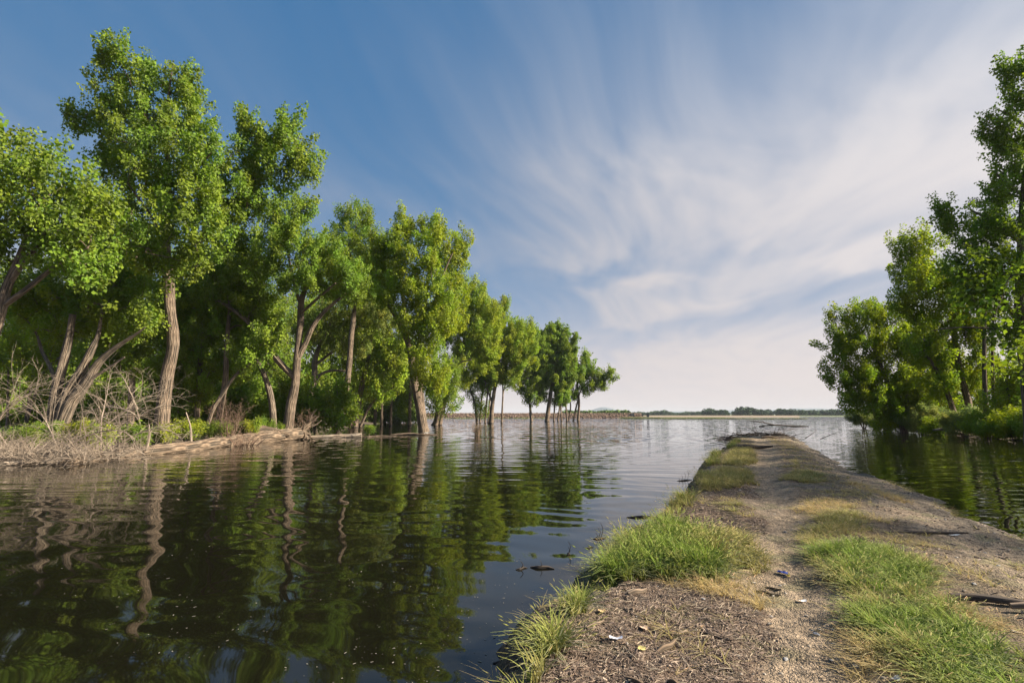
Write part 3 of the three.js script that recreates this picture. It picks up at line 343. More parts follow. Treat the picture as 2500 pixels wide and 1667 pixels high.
{name:"cottonwood_tree",label:"dim tree deep in the flooded wood seen between nearer trunks",category:"tree",group:"dim trees deep in the wood",base:[-62.39,0.3,-68.34],kind:"mid",leaf:"green",s:1.9,k:7,stems:[[[0.0,-0.4,0.0,0.287],[-0.25,6.95,0.0,0.262],[-1.16,15.25,0.0,0.178]]],lobes:[[-2.0,22.4,0.0,2.6,2.6,2.6],[-3.7,17.5,0.0,2.7,2.7,2.7],[-0.7,16.9,0.0,2.7,2.7,2.7],[-2.5,12.7,0.0,2.8,2.6,2.7],[-0.2,11.5,0.0,2.6,2.3,2.5],[-1.0,8.2,0.0,2.8,2.3,2.6],[0.5,5.3,0.0,2.3,1.7,2.0],[-2.0,4.5,0.0,2.3,1.6,2.0]]},
{name:"cottonwood_tree",label:"dim tree deep in the flooded wood seen between nearer trunks",category:"tree",group:"dim trees deep in the wood",base:[-59.33,0.3,-70.26],kind:"mid",leaf:"green",s:1.9,k:7,stems:[[[0.0,-0.4,0.0,0.295],[-0.62,7.1,0.0,0.269],[-1.28,15.63,0.0,0.182]]],lobes:[[-1.6,22.6,0.0,2.7,2.7,2.7],[-3.6,17.6,0.0,2.8,2.8,2.8],[-0.5,17.0,0.0,2.8,2.8,2.8],[-2.4,12.6,0.0,2.9,2.7,2.8],[-0.0,11.4,0.0,2.7,2.4,2.5],[-0.9,8.1,0.0,2.9,2.4,2.6],[0.6,5.1,0.0,2.4,1.8,2.1],[-1.9,4.2,0.0,2.4,1.7,2.0]]},
{name:"cottonwood_tree",label:"dim tree deep in the flooded wood seen between nearer trunks",category:"tree",group:"dim trees deep in the wood",base:[-53.57,0.3,-67.91],kind:"mid",leaf:"green",s:1.9,k:7,stems:[[[0.0,-0.4,0.0,0.285],[-0.49,6.92,0.0,0.26],[-1.65,15.16,0.0,0.176]]],lobes:[[-3.3,20.8,0.0,2.6,2.6,2.6],[-3.2,16.0,0.0,2.7,2.7,2.7],[-0.2,15.4,0.0,2.7,2.7,2.7],[-2.1,11.2,0.0,2.8,2.6,2.7],[0.2,10.0,0.0,2.6,2.3,2.4],[-0.7,6.8,0.0,2.8,2.3,2.5],[0.8,4.0,0.0,2.3,1.7,2.0],[-1.7,3.1,0.0,2.3,1.6,1.9]]},
{name:"cottonwood_tree",label:"dim tree deep in the flooded wood seen between nearer trunks",category:"tree",group:"dim trees deep in the wood",base:[-50.61,0.3,-67.97],kind:"mid",leaf:"green",s:1.9,k:7,stems:[[[0.0,-0.4,0.0,0.285],[-0.18,6.93,0.0,0.26],[-1.46,15.17,0.0,0.177]]],lobes:[[-2.6,19.6,0.0,2.6,2.6,2.6],[-3.0,14.8,0.0,2.7,2.7,2.7],[0.0,14.2,0.0,2.7,2.7,2.7],[-1.9,10.1,0.0,2.8,2.6,2.7],[0.4,8.9,0.0,2.6,2.3,2.4],[-0.6,5.7,0.0,2.8,2.3,2.5],[0.9,2.8,0.0,2.3,1.7,2.0],[-1.6,2.0,0.0,2.3,1.6,1.9]]},
{name:"cottonwood_tree",label:"dim tree deep in the flooded wood seen between nearer trunks",category:"tree",group:"dim trees deep in the wood",base:[-53.5,0.3,-78.59],kind:"mid",leaf:"green",s:1.9,k:7,stems:[[[0.0,-0.4,0.0,0.33],[-0.17,7.76,0.0,0.301],[-1.64,17.29,0.0,0.204]]],lobes:[[-2.5,22.7,0.0,3.0,3.0,3.0],[-3.3,17.1,0.0,3.1,3.1,3.1],[0.1,16.4,0.0,3.1,3.1,3.1],[-2.1,11.6,0.0,3.2,3.0,3.1],[0.5,10.3,0.0,3.0,2.7,2.8],[-0.6,6.6,0.0,3.2,2.7,2.9],[1.0,3.2,0.0,2.7,2.0,2.3],[-1.8,2.3,0.0,2.6,1.9,2.3]]},
{name:"cottonwood_tree",label:"dim tree deep in the flooded wood seen between nearer trunks",category:"tree",group:"dim trees deep in the wood",base:[-47.87,0.3,-75.48],kind:"mid",leaf:"green",s:1.9,k:7,stems:[[[0.0,-0.4,0.0,0.317],[-0.95,7.51,0.0,0.289],[-0.67,16.67,0.0,0.196]]],lobes:[[-3.7,24.8,0.0,2.9,2.9,2.9],[-3.4,19.4,0.0,3.0,3.0,3.0],[-0.0,18.7,0.0,3.0,3.0,3.0],[-2.2,14.0,0.0,3.1,2.9,3.0],[0.3,12.7,0.0,2.9,2.6,2.7],[-0.8,9.1,0.0,3.1,2.6,2.8],[0.8,5.9,0.0,2.6,1.9,2.2],[-2.0,5.0,0.0,2.6,1.8,2.2]]},
{name:"cottonwood_tree",label:"dim tree deep in the flooded wood seen between nearer trunks",category:"tree",group:"dim trees deep in the wood",base:[-47.35,0.3,-79.78],kind:"mid",leaf:"green",s:1.9,k:7,stems:[[[0.0,-0.4,0.0,0.335],[-0.59,7.85,0.0,0.306],[-1.55,17.53,0.0,0.207]]],lobes:[[-2.7,25.6,0.0,3.1,3.1,3.1],[-3.4,19.9,0.0,3.2,3.2,3.2],[0.1,19.2,0.0,3.2,3.2,3.2],[-2.2,14.3,0.0,3.3,3.0,3.2],[0.4,12.9,0.0,3.0,2.7,2.9],[-0.7,9.1,0.0,3.3,2.7,3.0],[0.9,5.7,0.0,2.7,2.0,2.4],[-2.1,4.7,0.0,2.7,1.9,2.3]]},
{name:"cottonwood_tree",label:"dim tree deep in the flooded wood seen between nearer trunks",category:"tree",group:"dim trees deep in the wood",base:[-36.37,0.3,-70.3],kind:"mid",leaf:"green",s:1.9,k:7,stems:[[[0.0,-0.4,0.0,0.295],[-0.92,7.11,0.0,0.269],[-0.81,15.64,0.0,0.183]]],lobes:[[-2.3,22.2,0.0,2.7,2.7,2.7],[-2.8,17.2,0.0,2.8,2.8,2.8],[0.3,16.6,0.0,2.8,2.8,2.8],[-1.8,12.3,0.0,2.9,2.7,2.8],[0.5,11.0,0.0,2.7,2.4,2.5],[-0.5,7.7,0.0,2.9,2.4,2.6],[0.9,4.7,0.0,2.4,1.8,2.1],[-1.7,3.8,0.0,2.4,1.7,2.0]]},
{name:"cottonwood_tree",label:"dim tree deep in the flooded wood seen between nearer trunks",category:"tree",group:"dim trees deep in the wood",base:[-39.46,0.3,-82.43],kind:"mid",leaf:"green",s:1.9,k:7,stems:[[[0.0,-0.4,0.0,0.346],[-0.44,8.06,0.0,0.316],[-0.07,18.06,0.0,0.214]]],lobes:[[-3.2,26.2,0.0,3.2,3.2,3.2],[-3.2,20.3,0.0,3.3,3.3,3.3],[0.5,19.6,0.0,3.3,3.3,3.3],[-2.0,14.5,0.0,3.4,3.1,3.3],[0.7,13.1,0.0,3.1,2.8,3.0],[-0.6,9.2,0.0,3.4,2.8,3.1],[1.0,5.7,0.0,2.8,2.1,2.4],[-2.0,4.6,0.0,2.8,2.0,2.4]]},
{name:"cottonwood_tree",label:"dim tree deep in the flooded wood seen between nearer trunks",category:"tree",group:"dim trees deep in the wood",base:[-30.68,0.3,-71.04],kind:"mid",leaf:"green",s:1.9,k:7,stems:[[[0.0,-0.4,0.0,0.298],[-0.25,7.17,0.0,0.272],[-1.6,15.79,0.0,0.185]]],lobes:[[-1.8,21.1,0.0,2.7,2.7,2.7],[-2.5,16.0,0.0,2.8,2.8,2.8],[0.6,15.4,0.0,2.8,2.8,2.8],[-1.6,11.1,0.0,2.9,2.7,2.8],[0.8,9.8,0.0,2.7,2.4,2.6],[-0.4,6.5,0.0,2.9,2.4,2.7],[1.0,3.5,0.0,2.4,1.8,2.1],[-1.6,2.6,0.0,2.4,1.7,2.0]]},
{name:"cottonwood_tree",label:"dim tree deep in the flooded wood seen between nearer trunks",category:"tree",group:"dim trees deep in the wood",base:[-28.57,0.3,-76.1],kind:"mid",leaf:"green",s:1.9,k:7,stems:[[[0.0,-0.4,0.0,0.32],[-0.08,7.56,0.0,0.291],[0.16,16.8,0.0,0.198]]],lobes:[[0.2,25.5,0.0,2.9,2.9,2.9],[-2.7,20.0,0.0,3.0,3.0,3.0],[0.6,19.3,0.0,3.0,3.0,3.0],[-1.8,14.6,0.0,3.2,2.9,3.0],[0.7,13.3,0.0,2.9,2.6,2.7],[-0.5,9.7,0.0,3.1,2.6,2.9],[1.0,6.4,0.0,2.6,1.9,2.3],[-1.9,5.5,0.0,2.6,1.8,2.2]]},
{name:"cottonwood_tree",label:"dim tree deep in the flooded wood seen between nearer trunks",category:"tree",group:"dim trees deep in the wood",base:[-26.88,0.3,-87.12],kind:"mid",leaf:"green",s:1.9,k:7,stems:[[[0.0,-0.4,0.0,0.366],[-0.74,8.43,0.0,0.334],[0.57,19.0,0.0,0.226]]],lobes:[[-0.2,29.1,0.0,3.4,3.4,3.4],[-2.9,22.8,0.0,3.5,3.5,3.5],[0.9,22.0,0.0,3.5,3.5,3.5],[-1.9,16.6,0.0,3.6,3.3,3.5],[1.0,15.1,0.0,3.3,3.0,3.1],[-0.5,11.0,0.0,3.6,3.0,3.3],[1.2,7.2,0.0,3.0,2.2,2.6],[-2.1,6.1,0.0,3.0,2.1,2.5]]},
{name:"understory_bush",label:"dark leafy bush in the undergrowth beneath the flooded wood",category:"bush",group:"undergrowth of the wood",base:[-59.9,0.3,-59.82],kind:"mid",leaf:"green",s:1.25,k:7,stems:[[[0.0,-0.4,0.0,0.1],[-0.2,3.25,0.0,0.081],[-0.77,5.78,0.0,0.051]],[[0.0,-0.4,0.0,0.08],[0.26,4.26,0.0,0.051]],[[0.0,-0.4,0.0,0.08],[-1.32,4.01,0.0,0.051]]],lobes:[[-0.7,5.0,0.0,1.5,1.6,1.6],[-1.5,3.0,0.0,1.2,1.3,1.3],[0.8,2.7,0.0,1.2,1.3,1.3],[-0.2,1.7,0.0,1.5,0.7,1.1]]},
{name:"understory_bush",label:"dark leafy bush in the undergrowth beneath the flooded wood",category:"bush",group:"undergrowth of the wood",base:[-53.57,0.3,-55.33],kind:"mid",leaf:"green",s:1.25,k:7,stems:[[[0.0,-0.4,0.0,0.093],[-0.17,3.13,0.0,0.075],[-0.69,5.46,0.0,0.047]],[[0.0,-0.4,0.0,0.074],[0.26,4.06,0.0,0.047]],[[0.0,-0.4,0.0,0.074],[-1.21,3.83,0.0,0.047]]],lobes:[[-0.6,5.0,0.0,1.4,1.5,1.5],[-1.4,2.9,0.0,1.1,1.2,1.2],[0.7,2.7,0.0,1.1,1.2,1.2],[-0.2,1.7,0.0,1.4,0.7,1.0]]},
{name:"understory_bush",label:"dark leafy bush in the undergrowth beneath the flooded wood",category:"bush",group:"undergrowth of the wood",base:[-56.76,0.3,-61.54],kind:"mid",leaf:"green",s:1.25,k:7,stems:[[[0.0,-0.4,0.0,0.103],[-0.17,3.3,0.0,0.083],[-0.73,5.9,0.0,0.052]],[[0.0,-0.4,0.0,0.083],[0.31,4.33,0.0,0.052]],[[0.0,-0.4,0.0,0.083],[-1.32,4.08,0.0,0.052]]],lobes:[[-0.6,5.0,0.0,1.6,1.7,1.6],[-1.5,3.0,0.0,1.2,1.4,1.3],[0.8,2.8,0.0,1.2,1.4,1.3],[-0.2,1.8,0.0,1.6,0.7,1.1]]},
{name:"understory_bush",label:"dark leafy bush in the undergrowth beneath the flooded wood",category:"bush",group:"undergrowth of the wood",base:[-44.87,0.3,-50.54],kind:"mid",leaf:"green",s:1.25,k:7,stems:[[[0.0,-0.4,0.0,0.085],[-0.13,2.99,0.0,0.068],[-0.58,5.13,0.0,0.043]],[[0.0,-0.4,0.0,0.068],[0.27,3.85,0.0,0.043]],[[0.0,-0.4,0.0,0.068],[-1.07,3.63,0.0,0.043]]],lobes:[[-0.5,4.7,0.0,1.3,1.4,1.3],[-1.2,2.8,0.0,1.0,1.1,1.1],[0.7,2.6,0.0,1.0,1.1,1.1],[-0.1,1.7,0.0,1.3,0.6,0.9]]},
{name:"understory_bush",label:"dark leafy bush in the undergrowth beneath the flooded wood",category:"bush",group:"undergrowth of the wood",base:[-45.13,0.3,-54.35],kind:"mid",leaf:"green",s:1.25,k:7,stems:[[[0.0,-0.4,0.0,0.091],[-0.12,3.1,0.0,0.073],[-0.58,5.4,0.0,0.046]],[[0.0,-0.4,0.0,0.073],[0.32,4.02,0.0,0.046]],[[0.0,-0.4,0.0,0.073],[-1.12,3.79,0.0,0.046]]],lobes:[[-0.5,4.7,0.0,1.4,1.5,1.4],[-1.3,2.9,0.0,1.1,1.2,1.1],[0.8,2.6,0.0,1.1,1.2,1.1],[-0.1,1.7,0.0,1.4,0.6,1.0]]},
{name:"understory_bush",label:"dark leafy bush in the undergrowth beneath the flooded wood",category:"bush",group:"undergrowth of the wood",base:[-49.56,0.3,-61.78],kind:"mid",leaf:"green",s:1.25,k:7,stems:[[[0.0,-0.4,0.0,0.104],[-0.12,3.31,0.0,0.084],[-0.64,5.92,0.0,0.053]],[[0.0,-0.4,0.0,0.083],[0.38,4.35,0.0,0.052]],[[0.0,-0.4,0.0,0.083],[-1.26,4.08,0.0,0.052]]],lobes:[[-0.5,4.9,0.0,1.6,1.7,1.6],[-1.5,3.0,0.0,1.3,1.4,1.3],[0.9,2.8,0.0,1.3,1.4,1.3],[-0.2,1.8,0.0,1.6,0.7,1.1]]},
{name:"understory_bush",label:"dark leafy bush in the undergrowth beneath the flooded wood",category:"bush",group:"undergrowth of the wood",base:[-38.44,0.3,-50.71],kind:"mid",leaf:"green",s:1.25,k:7,stems:[[[0.0,-0.4,0.0,0.085],[-0.09,3.0,0.0,0.069],[-0.49,5.14,0.0,0.043]],[[0.0,-0.4,0.0,0.068],[0.34,3.85,0.0,0.043]],[[0.0,-0.4,0.0,0.068],[-1.02,3.64,0.0,0.043]]],lobes:[[-0.5,4.8,0.0,1.3,1.4,1.3],[-1.2,2.8,0.0,1.0,1.1,1.1],[0.7,2.6,0.0,1.0,1.1,1.1],[-0.1,1.7,0.0,1.3,0.6,0.9]]},
{name:"understory_bush",label:"dark leafy bush in the undergrowth beneath the flooded wood",category:"bush",group:"undergrowth of the wood",base:[-41.66,0.3,-58.12],kind:"mid",leaf:"green",s:1.25,k:7,stems:[[[0.0,-0.4,0.0,0.098],[-0.08,3.2,0.0,0.079],[-0.53,5.66,0.0,0.049]],[[0.0,-0.4,0.0,0.078],[0.41,4.18,0.0,0.049]],[[0.0,-0.4,0.0,0.078],[-1.14,3.94,0.0,0.049]]],lobes:[[-0.5,5.2,0.0,1.5,1.6,1.5],[-1.3,3.0,0.0,1.2,1.3,1.2],[0.8,2.7,0.0,1.2,1.3,1.2],[-0.1,1.7,0.0,1.5,0.7,1.1]]},
{name:"understory_bush",label:"dark leafy bush in the undergrowth beneath the flooded wood",category:"bush",group:"undergrowth of the wood",base:[-37.86,0.3,-55.89],kind:"mid",leaf:"green",s:1.25,k:7,stems:[[[0.0,-0.4,0.0,0.094],[-0.07,3.14,0.0,0.076],[-0.49,5.5,0.0,0.048]],[[0.0,-0.4,0.0,0.075],[0.41,4.08,0.0,0.047]],[[0.0,-0.4,0.0,0.075],[-1.08,3.85,0.0,0.047]]],lobes:[[-0.4,4.9,0.0,1.4,1.5,1.5],[-1.3,2.9,0.0,1.1,1.2,1.2],[0.8,2.7,0.0,1.1,1.2,1.2],[-0.1,1.7,0.0,1.4,0.7,1.0]]},
{name:"understory_bush",label:"dark leafy bush in the undergrowth beneath the flooded wood",category:"bush",group:"undergrowth of the wood",base:[-31.71,0.3,-51.47],kind:"mid",leaf:"green",s:1.25,k:7,stems:[[[0.0,-0.4,0.0,0.086],[-0.04,3.02,0.0,0.07],[-0.41,5.19,0.0,0.044]],[[0.0,-0.4,0.0,0.069],[0.41,3.89,0.0,0.044]],[[0.0,-0.4,0.0,0.069],[-0.97,3.67,0.0,0.044]]],lobes:[[-0.3,4.2,0.0,1.3,1.4,1.4],[-1.2,2.8,0.0,1.0,1.1,1.1],[0.8,2.6,0.0,1.0,1.1,1.1],[-0.1,1.7,0.0,1.3,0.6,1.0]]},
{name:"understory_bush",label:"dark leafy bush in the undergrowth beneath the flooded wood",category:"bush",group:"undergrowth of the wood",base:[-31.78,0.3,-54.91],kind:"mid",leaf:"green",s:1.25,k:7,stems:[[[0.0,-0.4,0.0,0.092],[-0.03,3.12,0.0,0.074],[-0.41,5.44,0.0,0.047]],[[0.0,-0.4,0.0,0.074],[0.45,4.04,0.0,0.047]],[[0.0,-0.4,0.0,0.074],[-1.02,3.81,0.0,0.046]]],lobes:[[-0.3,3.6,0.0,1.4,1.5,1.4],[-1.2,2.9,0.0,1.1,1.2,1.2],[0.8,2.7,0.0,1.1,1.2,1.2],[-0.1,1.7,0.0,1.4,0.6,1.0]]},
{name:"understory_bush",label:"dark leafy bush in the undergrowth beneath the flooded wood",category:"bush",group:"undergrowth of the wood",base:[-28.71,0.3,-52.9],kind:"mid",leaf:"green",s:1.25,k:7,stems:[[[0.0,-0.4,0.0,0.089],[-0.01,3.06,0.0,0.072],[-0.37,5.29,0.0,0.045]],[[0.0,-0.4,0.0,0.071],[0.45,3.95,0.0,0.045]],[[0.0,-0.4,0.0,0.071],[-0.96,3.73,0.0,0.045]]],lobes:[[-0.3,4.4,0.0,1.3,1.4,1.4],[-1.2,2.8,0.0,1.1,1.2,1.1],[0.8,2.6,0.0,1.1,1.2,1.1],[-0.1,1.7,0.0,1.3,0.6,1.0]]},
{name:"understory_bush",label:"dark leafy bush in the undergrowth beneath the flooded wood",category:"bush",group:"undergrowth of the wood",base:[-28.06,0.3,-55.05],kind:"mid",leaf:"green",s:1.25,k:7,stems:[[[0.0,-0.4,0.0,0.092],[-0.0,3.12,0.0,0.074],[-0.36,5.45,0.0,0.047]],[[0.0,-0.4,0.0,0.074],[0.49,4.05,0.0,0.047]],[[0.0,-0.4,0.0,0.074],[-0.99,3.81,0.0,0.047]]],lobes:[[-0.3,4.8,0.0,1.4,1.5,1.4],[-1.2,2.9,0.0,1.1,1.2,1.2],[0.9,2.7,0.0,1.1,1.2,1.2],[-0.1,1.7,0.0,1.4,0.6,1.0]]},
{name:"understory_bush",label:"dark leafy bush in the undergrowth beneath the flooded wood",category:"bush",group:"undergrowth of the wood",base:[-27.02,0.3,-59.97],kind:"mid",leaf:"green",s:1.25,k:7,stems:[[[0.0,-0.4,0.0,0.101],[0.02,3.26,0.0,0.081],[-0.35,5.79,0.0,0.051]],[[0.0,-0.4,0.0,0.081],[0.57,4.27,0.0,0.051]],[[0.0,-0.4,0.0,0.081],[-1.04,4.01,0.0,0.051]]],lobes:[[-0.3,4.6,0.0,1.5,1.6,1.6],[-1.3,3.0,0.0,1.2,1.3,1.3],[1.0,2.8,0.0,1.2,1.3,1.3],[-0.1,1.7,0.0,1.5,0.7,1.1]]},
{name:"understory_bush",label:"dark leafy bush in the undergrowth beneath the flooded wood",category:"bush",group:"undergrowth of the wood",base:[-22.59,0.3,-53.05],kind:"mid",leaf:"green",s:1.25,k:7,stems:[[[0.0,-0.4,0.0,0.089],[0.03,3.06,0.0,0.072],[-0.29,5.31,0.0,0.045]],[[0.0,-0.4,0.0,0.071],[0.51,3.96,0.0,0.045]],[[0.0,-0.4,0.0,0.071],[-0.91,3.73,0.0,0.045]]],lobes:[[-0.3,4.7,0.0,1.4,1.4,1.4],[-1.1,2.8,0.0,1.1,1.2,1.1],[0.9,2.6,0.0,1.1,1.2,1.1],[-0.1,1.7,0.0,1.3,0.6,1.0]]},
{name:"understory_bush",label:"dark leafy bush in the undergrowth beneath the flooded wood",category:"bush",group:"undergrowth of the wood",base:[-20.07,0.3,-52.78],kind:"mid",leaf:"green",s:1.25,k:7,stems:[[[0.0,-0.4,0.0,0.089],[0.04,3.06,0.0,0.071],[-0.26,5.29,0.0,0.045]],[[0.0,-0.4,0.0,0.071],[0.53,3.95,0.0,0.045]],[[0.0,-0.4,0.0,0.071],[-0.89,3.72,0.0,0.045]]],lobes:[[-0.2,3.7,0.0,1.3,1.4,1.4],[-1.1,2.8,0.0,1.1,1.2,1.1],[0.9,2.6,0.0,1.1,1.2,1.1],[-0.1,1.7,0.0,1.3,0.6,1.0]]},
{name:"understory_bush",label:"dark leafy bush in the undergrowth beneath the flooded wood",category:"bush",group:"undergrowth of the wood",base:[-17.19,0.3,-50.62],kind:"mid",leaf:"green",s:1.25,k:7,stems:[[[0.0,-0.4,0.0,0.085],[0.06,3.0,0.0,0.068],[-0.22,5.14,0.0,0.043]],[[0.0,-0.4,0.0,0.068],[0.53,3.85,0.0,0.043]],[[0.0,-0.4,0.0,0.068],[-0.83,3.64,0.0,0.043]]],lobes:[[-0.1,3.5,0.0,1.3,1.4,1.3],[-1.0,2.8,0.0,1.0,1.1,1.1],[0.8,2.6,0.0,1.0,1.1,1.1],[-0.1,1.7,0.0,1.3,0.6,0.9]]},
{name:"cottonwood_tree",label:"broad bushy tree leaning over the shrubby bank, leaves down to the water",category:"tree",group:null,base:[43.87,0.1,-58],kind:"near",leaf:"bright",s:null,k:13,stems:[[[0.0,-0.4,0,0.389],[-0.49,2.91,0,0.294],[-1.46,5.85,0,0.222],[-2.39,9.33,0,0.149],[-3.34,12.36,0,0.075]],[[-0.15,-0.4,0,0.292],[0.74,3.89,0,0.221],[1.02,7.83,0,0.149],[0.86,11.85,0,0.1]],[[-0.62,2.67,0,0.196],[-2.89,4.38,0,0.147],[-5.16,6.34,0,0.099]]],lobes:[[-5.7,13.5,0,1.5,1.1,1.3],[-2.9,13.8,0,2.1,1.4,1.8],[0.5,13.6,0,1.9,1.7,1.8],[-6.4,10.4,0,1.8,1.6,1.7],[-3.3,10.4,0,2.6,2.1,2.3],[0.2,9.9,0,2.7,2.2,2.4],[2.9,11.2,0,2.1,2.1,2.1],[-5.7,7.1,0,2.3,1.9,2.1],[-2.2,6.4,0,2.6,2.1,2.3],[1.3,6.4,0,2.2,2.1,2.1],[-3.9,4.1,0,2.6,1.7,2.1],[-0.5,3.6,0,2.6,1.8,2.2],[2.1,4.0,0,1.7,1.7,1.7],[-5.5,4.0,0,1.6,1.3,1.4],[-1.7,1.7,0,1.5,1.1,1.3],[4.4,7.8,0,1.8,2.0,1.9],[4.0,4.4,0,1.8,1.8,1.8],[2.7,1.9,0,1.7,1.2,1.4]]},
{name:"cottonwood_tree",label:"backlit tree with two dark slanting trunks behind the bushy one",category:"tree",group:null,base:[43.36,0.3,-49],kind:"near",leaf:"bright",s:null,k:12,stems:[[[0.0,-0.4,0,0.39],[0.06,2.54,0,0.331],[-0.29,5.02,0,0.3],[-0.51,7.96,0,0.277],[-0.39,10.95,0,0.254],[-0.53,14.0,0,0.192],[-1.42,16.65,0,0.108]],[[-0.99,-0.4,0,0.308],[-1.8,3.57,0,0.249],[-2.6,5.86,0,0.188],[-3.7,7.96,0,0.105]],[[-0.71,5.08,-2,0.217],[0.13,7.01,-3,0.222],[0.17,9.25,-3,0.134]],[[-0.39,10.31,0,0.148],[1.47,12.25,0,0.106]]],lobes:[[-4.3,18.4,0,1.2,1.0,1.1],[-2.0,19.2,0,1.3,1.0,1.2],[-4.1,16.2,0,1.6,1.5,1.5],[-1.9,15.8,0,2.1,1.9,2.0],[0.1,14.4,0,1.9,1.9,1.9],[-4.0,13.6,0,1.8,1.6,1.7],[-2.0,11.9,0,2.2,1.9,2.0],[1.0,11.5,0,1.8,1.9,1.8],[-1.0,8.5,0,2.2,1.8,2.0],[-3.3,8.5,0,1.8,1.8,1.8],[0.8,6.7,0,1.4,1.8,1.6],[-2.4,5.1,0,1.8,1.3,1.5],[1.9,9.2,0,1.0,1.3,1.2]]},
{name:"cottonwood_tree",label:"tallest dark tree on the shrubby bank spreading bare lower limbs",category:"tree",group:null,base:[36.05,0.4,-36],kind:"near",leaf:"green",s:null,k:10,stems:[[[0.0,-0.4,0,0.512],[0.17,3.1,0,0.427],[0.24,6.17,0,0.401],[0.31,8.37,0,0.374],[0.96,12.55,0,0.285],[1.86,17.55,0,0.226],[3.13,22.75,0,0.164],[4.19,27.78,0,0.084]],[[0.3,7.9,0,0.218],[-0.84,9.58,0,0.188],[-2.33,10.61,0,0.126],[-3.74,11.9,0,0.063]],[[1.21,13.87,0,0.159],[-0.42,15.46,0,0.128],[-2.21,16.47,0,0.064]],[[1.86,17.55,0,0.129],[0.66,18.64,0,0.097],[0.09,19.26,0,0.049]],[[0.32,7.11,0,0.124],[-1.18,7.52,0,0.093],[-4.26,7.68,0,0.062],[-6.15,7.43,0,0.031]],[[3.06,22.75,0,0.131],[2.03,23.81,0,0.099],[0.8,24.52,0,0.05]]],lobes:[[3.0,28.4,0,0.9,0.7,0.8],[2.0,28.2,0,0.5,0.3,0.4],[2.4,26.1,0,1.1,0.9,1.0],[0.6,23.3,0,0.9,0.7,0.8],[2.3,22.9,0,1.2,1.1,1.1],[0.8,22.4,0,0.8,0.5,0.7],[1.3,20.2,0,1.2,0.7,1.0],[1.7,18.6,0,1.3,1.0,1.2],[0.0,18.2,0,0.8,0.6,0.7],[-1.6,15.6,0,1.5,0.8,1.2],[-3.5,16.2,0,0.9,0.6,0.7],[-3.9,16.9,0,0.5,0.3,0.4],[0.3,15.9,0,1.7,1.3,1.5],[-1.3,13.6,0,1.8,1.1,1.5],[0.5,12.6,0,1.6,1.6,1.6],[-2.7,12.6,0,1.3,0.9,1.1],[-0.7,10.8,0,1.6,1.0,1.3],[-2.3,11.1,0,1.3,0.8,1.1],[-1.6,8.2,0,0.9,0.4,0.7],[-0.3,7.4,0,0.7,0.4,0.6],[5.5,27.0,0,2.0,1.7,1.8],[4.9,22.0,0,2.3,2.0,2.1],[4.4,16.9,0,2.6,2.3,2.4],[3.6,12.6,0,2.2,1.9,2.1],[0.7,9.6,0,1.3,0.8,1.0]]},
{name:"dead_tree",label:"two bare reddish stems rising side by side on the shrubby bank",category:"tree",group:null,base:[42.04,0.4,-46],kind:"near",leaf:"green",s:null,k:6,stems:[[[0.0,-0.4,0,0.212],[0.53,5.5,0,0.196],[1.15,9.88,0,0.139],[1.78,13.14,0,0.06]],[[0.77,-0.4,0,0.174],[1.28,5.5,0,0.137],[1.9,9.88,0,0.099],[2.66,13.14,0,0.048]],[[1.04,9.07,0,0.059],[0.73,10.69,0,0.04]]],lobes:[[2.0,14.0,0,0.9,0.8,0.8],[2.5,11.9,0,0.6,0.6,0.6]]},
{name:"willow_tree",label:"leafy yellow-green tree filling the shrubby bank beneath the tallest tree",category:"tree",group:null,base:[42.25,0.3,-43],kind:"near",leaf:"bright",s:null,k:9,stems:[[[0.0,-0.4,0,0.216],[0.33,3.51,0,0.146],[0.45,5.7,0,0.092]],[[-0.36,-0.4,0,0.126],[-0.71,3.15,0,0.109],[-0.72,4.6,0,0.091],[-0.08,7.18,0,0.055]]],lobes:[[0.2,5.8,0,1.2,1.2,1.2],[-0.6,3.9,0,1.2,1.2,1.2],[0.9,3.7,0,1.3,1.3,1.3],[2.5,5.7,0,1.7,1.7,1.7],[1.7,2.8,0,1.5,1.3,1.4],[-1.5,2.4,0,1.0,0.9,0.9],[0.1,1.9,0,1.2,0.9,1.1]]},
{name:"willow_tree",label:"low leafy tree screening the gap behind the shrubby bank trunks",category:"tree",group:"low trees behind the shrubby bank",base:[52.86,0.3,-66],kind:"mid",leaf:"bright",s:null,k:4,stems:[[[0.0,-0.4,0,0.222],[0.51,2.87,0,0.167],[0.88,5.09,0,0.112]]],lobes:[[-0.6,4.5,0,1.9,1.6,1.7],[1.7,4.2,0,1.9,1.6,1.7],[0.6,5.6,0,1.7,1.3,1.5],[0.2,2.3,0,2.4,1.7,2.1]]},
{name:"willow_tree",label:"low leafy tree screening the gap behind the shrubby bank trunks",category:"tree",group:"low trees behind the shrubby bank",base:[52.26,0.3,-62],kind:"mid",leaf:"bright",s:null,k:4,stems:[[[0.0,-0.4,0,0.208],[0.49,2.79,0,0.157],[0.85,4.88,0,0.105]]],lobes:[[-0.5,4.9,0,1.8,1.5,1.6],[1.7,4.6,0,1.8,1.5,1.6],[0.7,5.9,0,1.6,1.3,1.4],[0.3,2.8,0,2.3,1.6,1.9]]},
{name:"willow_tree",label:"low leafy tree screening the gap behind the shrubby bank trunks",category:"tree",group:"low trees behind the shrubby bank",base:[54.73,0.3,-58],kind:"mid",leaf:"bright",s:null,k:4,stems:[[[0.0,-0.4,0,0.195],[0.49,2.71,0,0.147],[0.86,4.67,0,0.098]]],lobes:[[-0.2,6.1,0,1.7,1.4,1.5],[1.8,5.8,0,1.7,1.4,1.5],[0.9,7.1,0,1.5,1.2,1.3],[0.5,4.2,0,2.2,1.5,1.8]]},
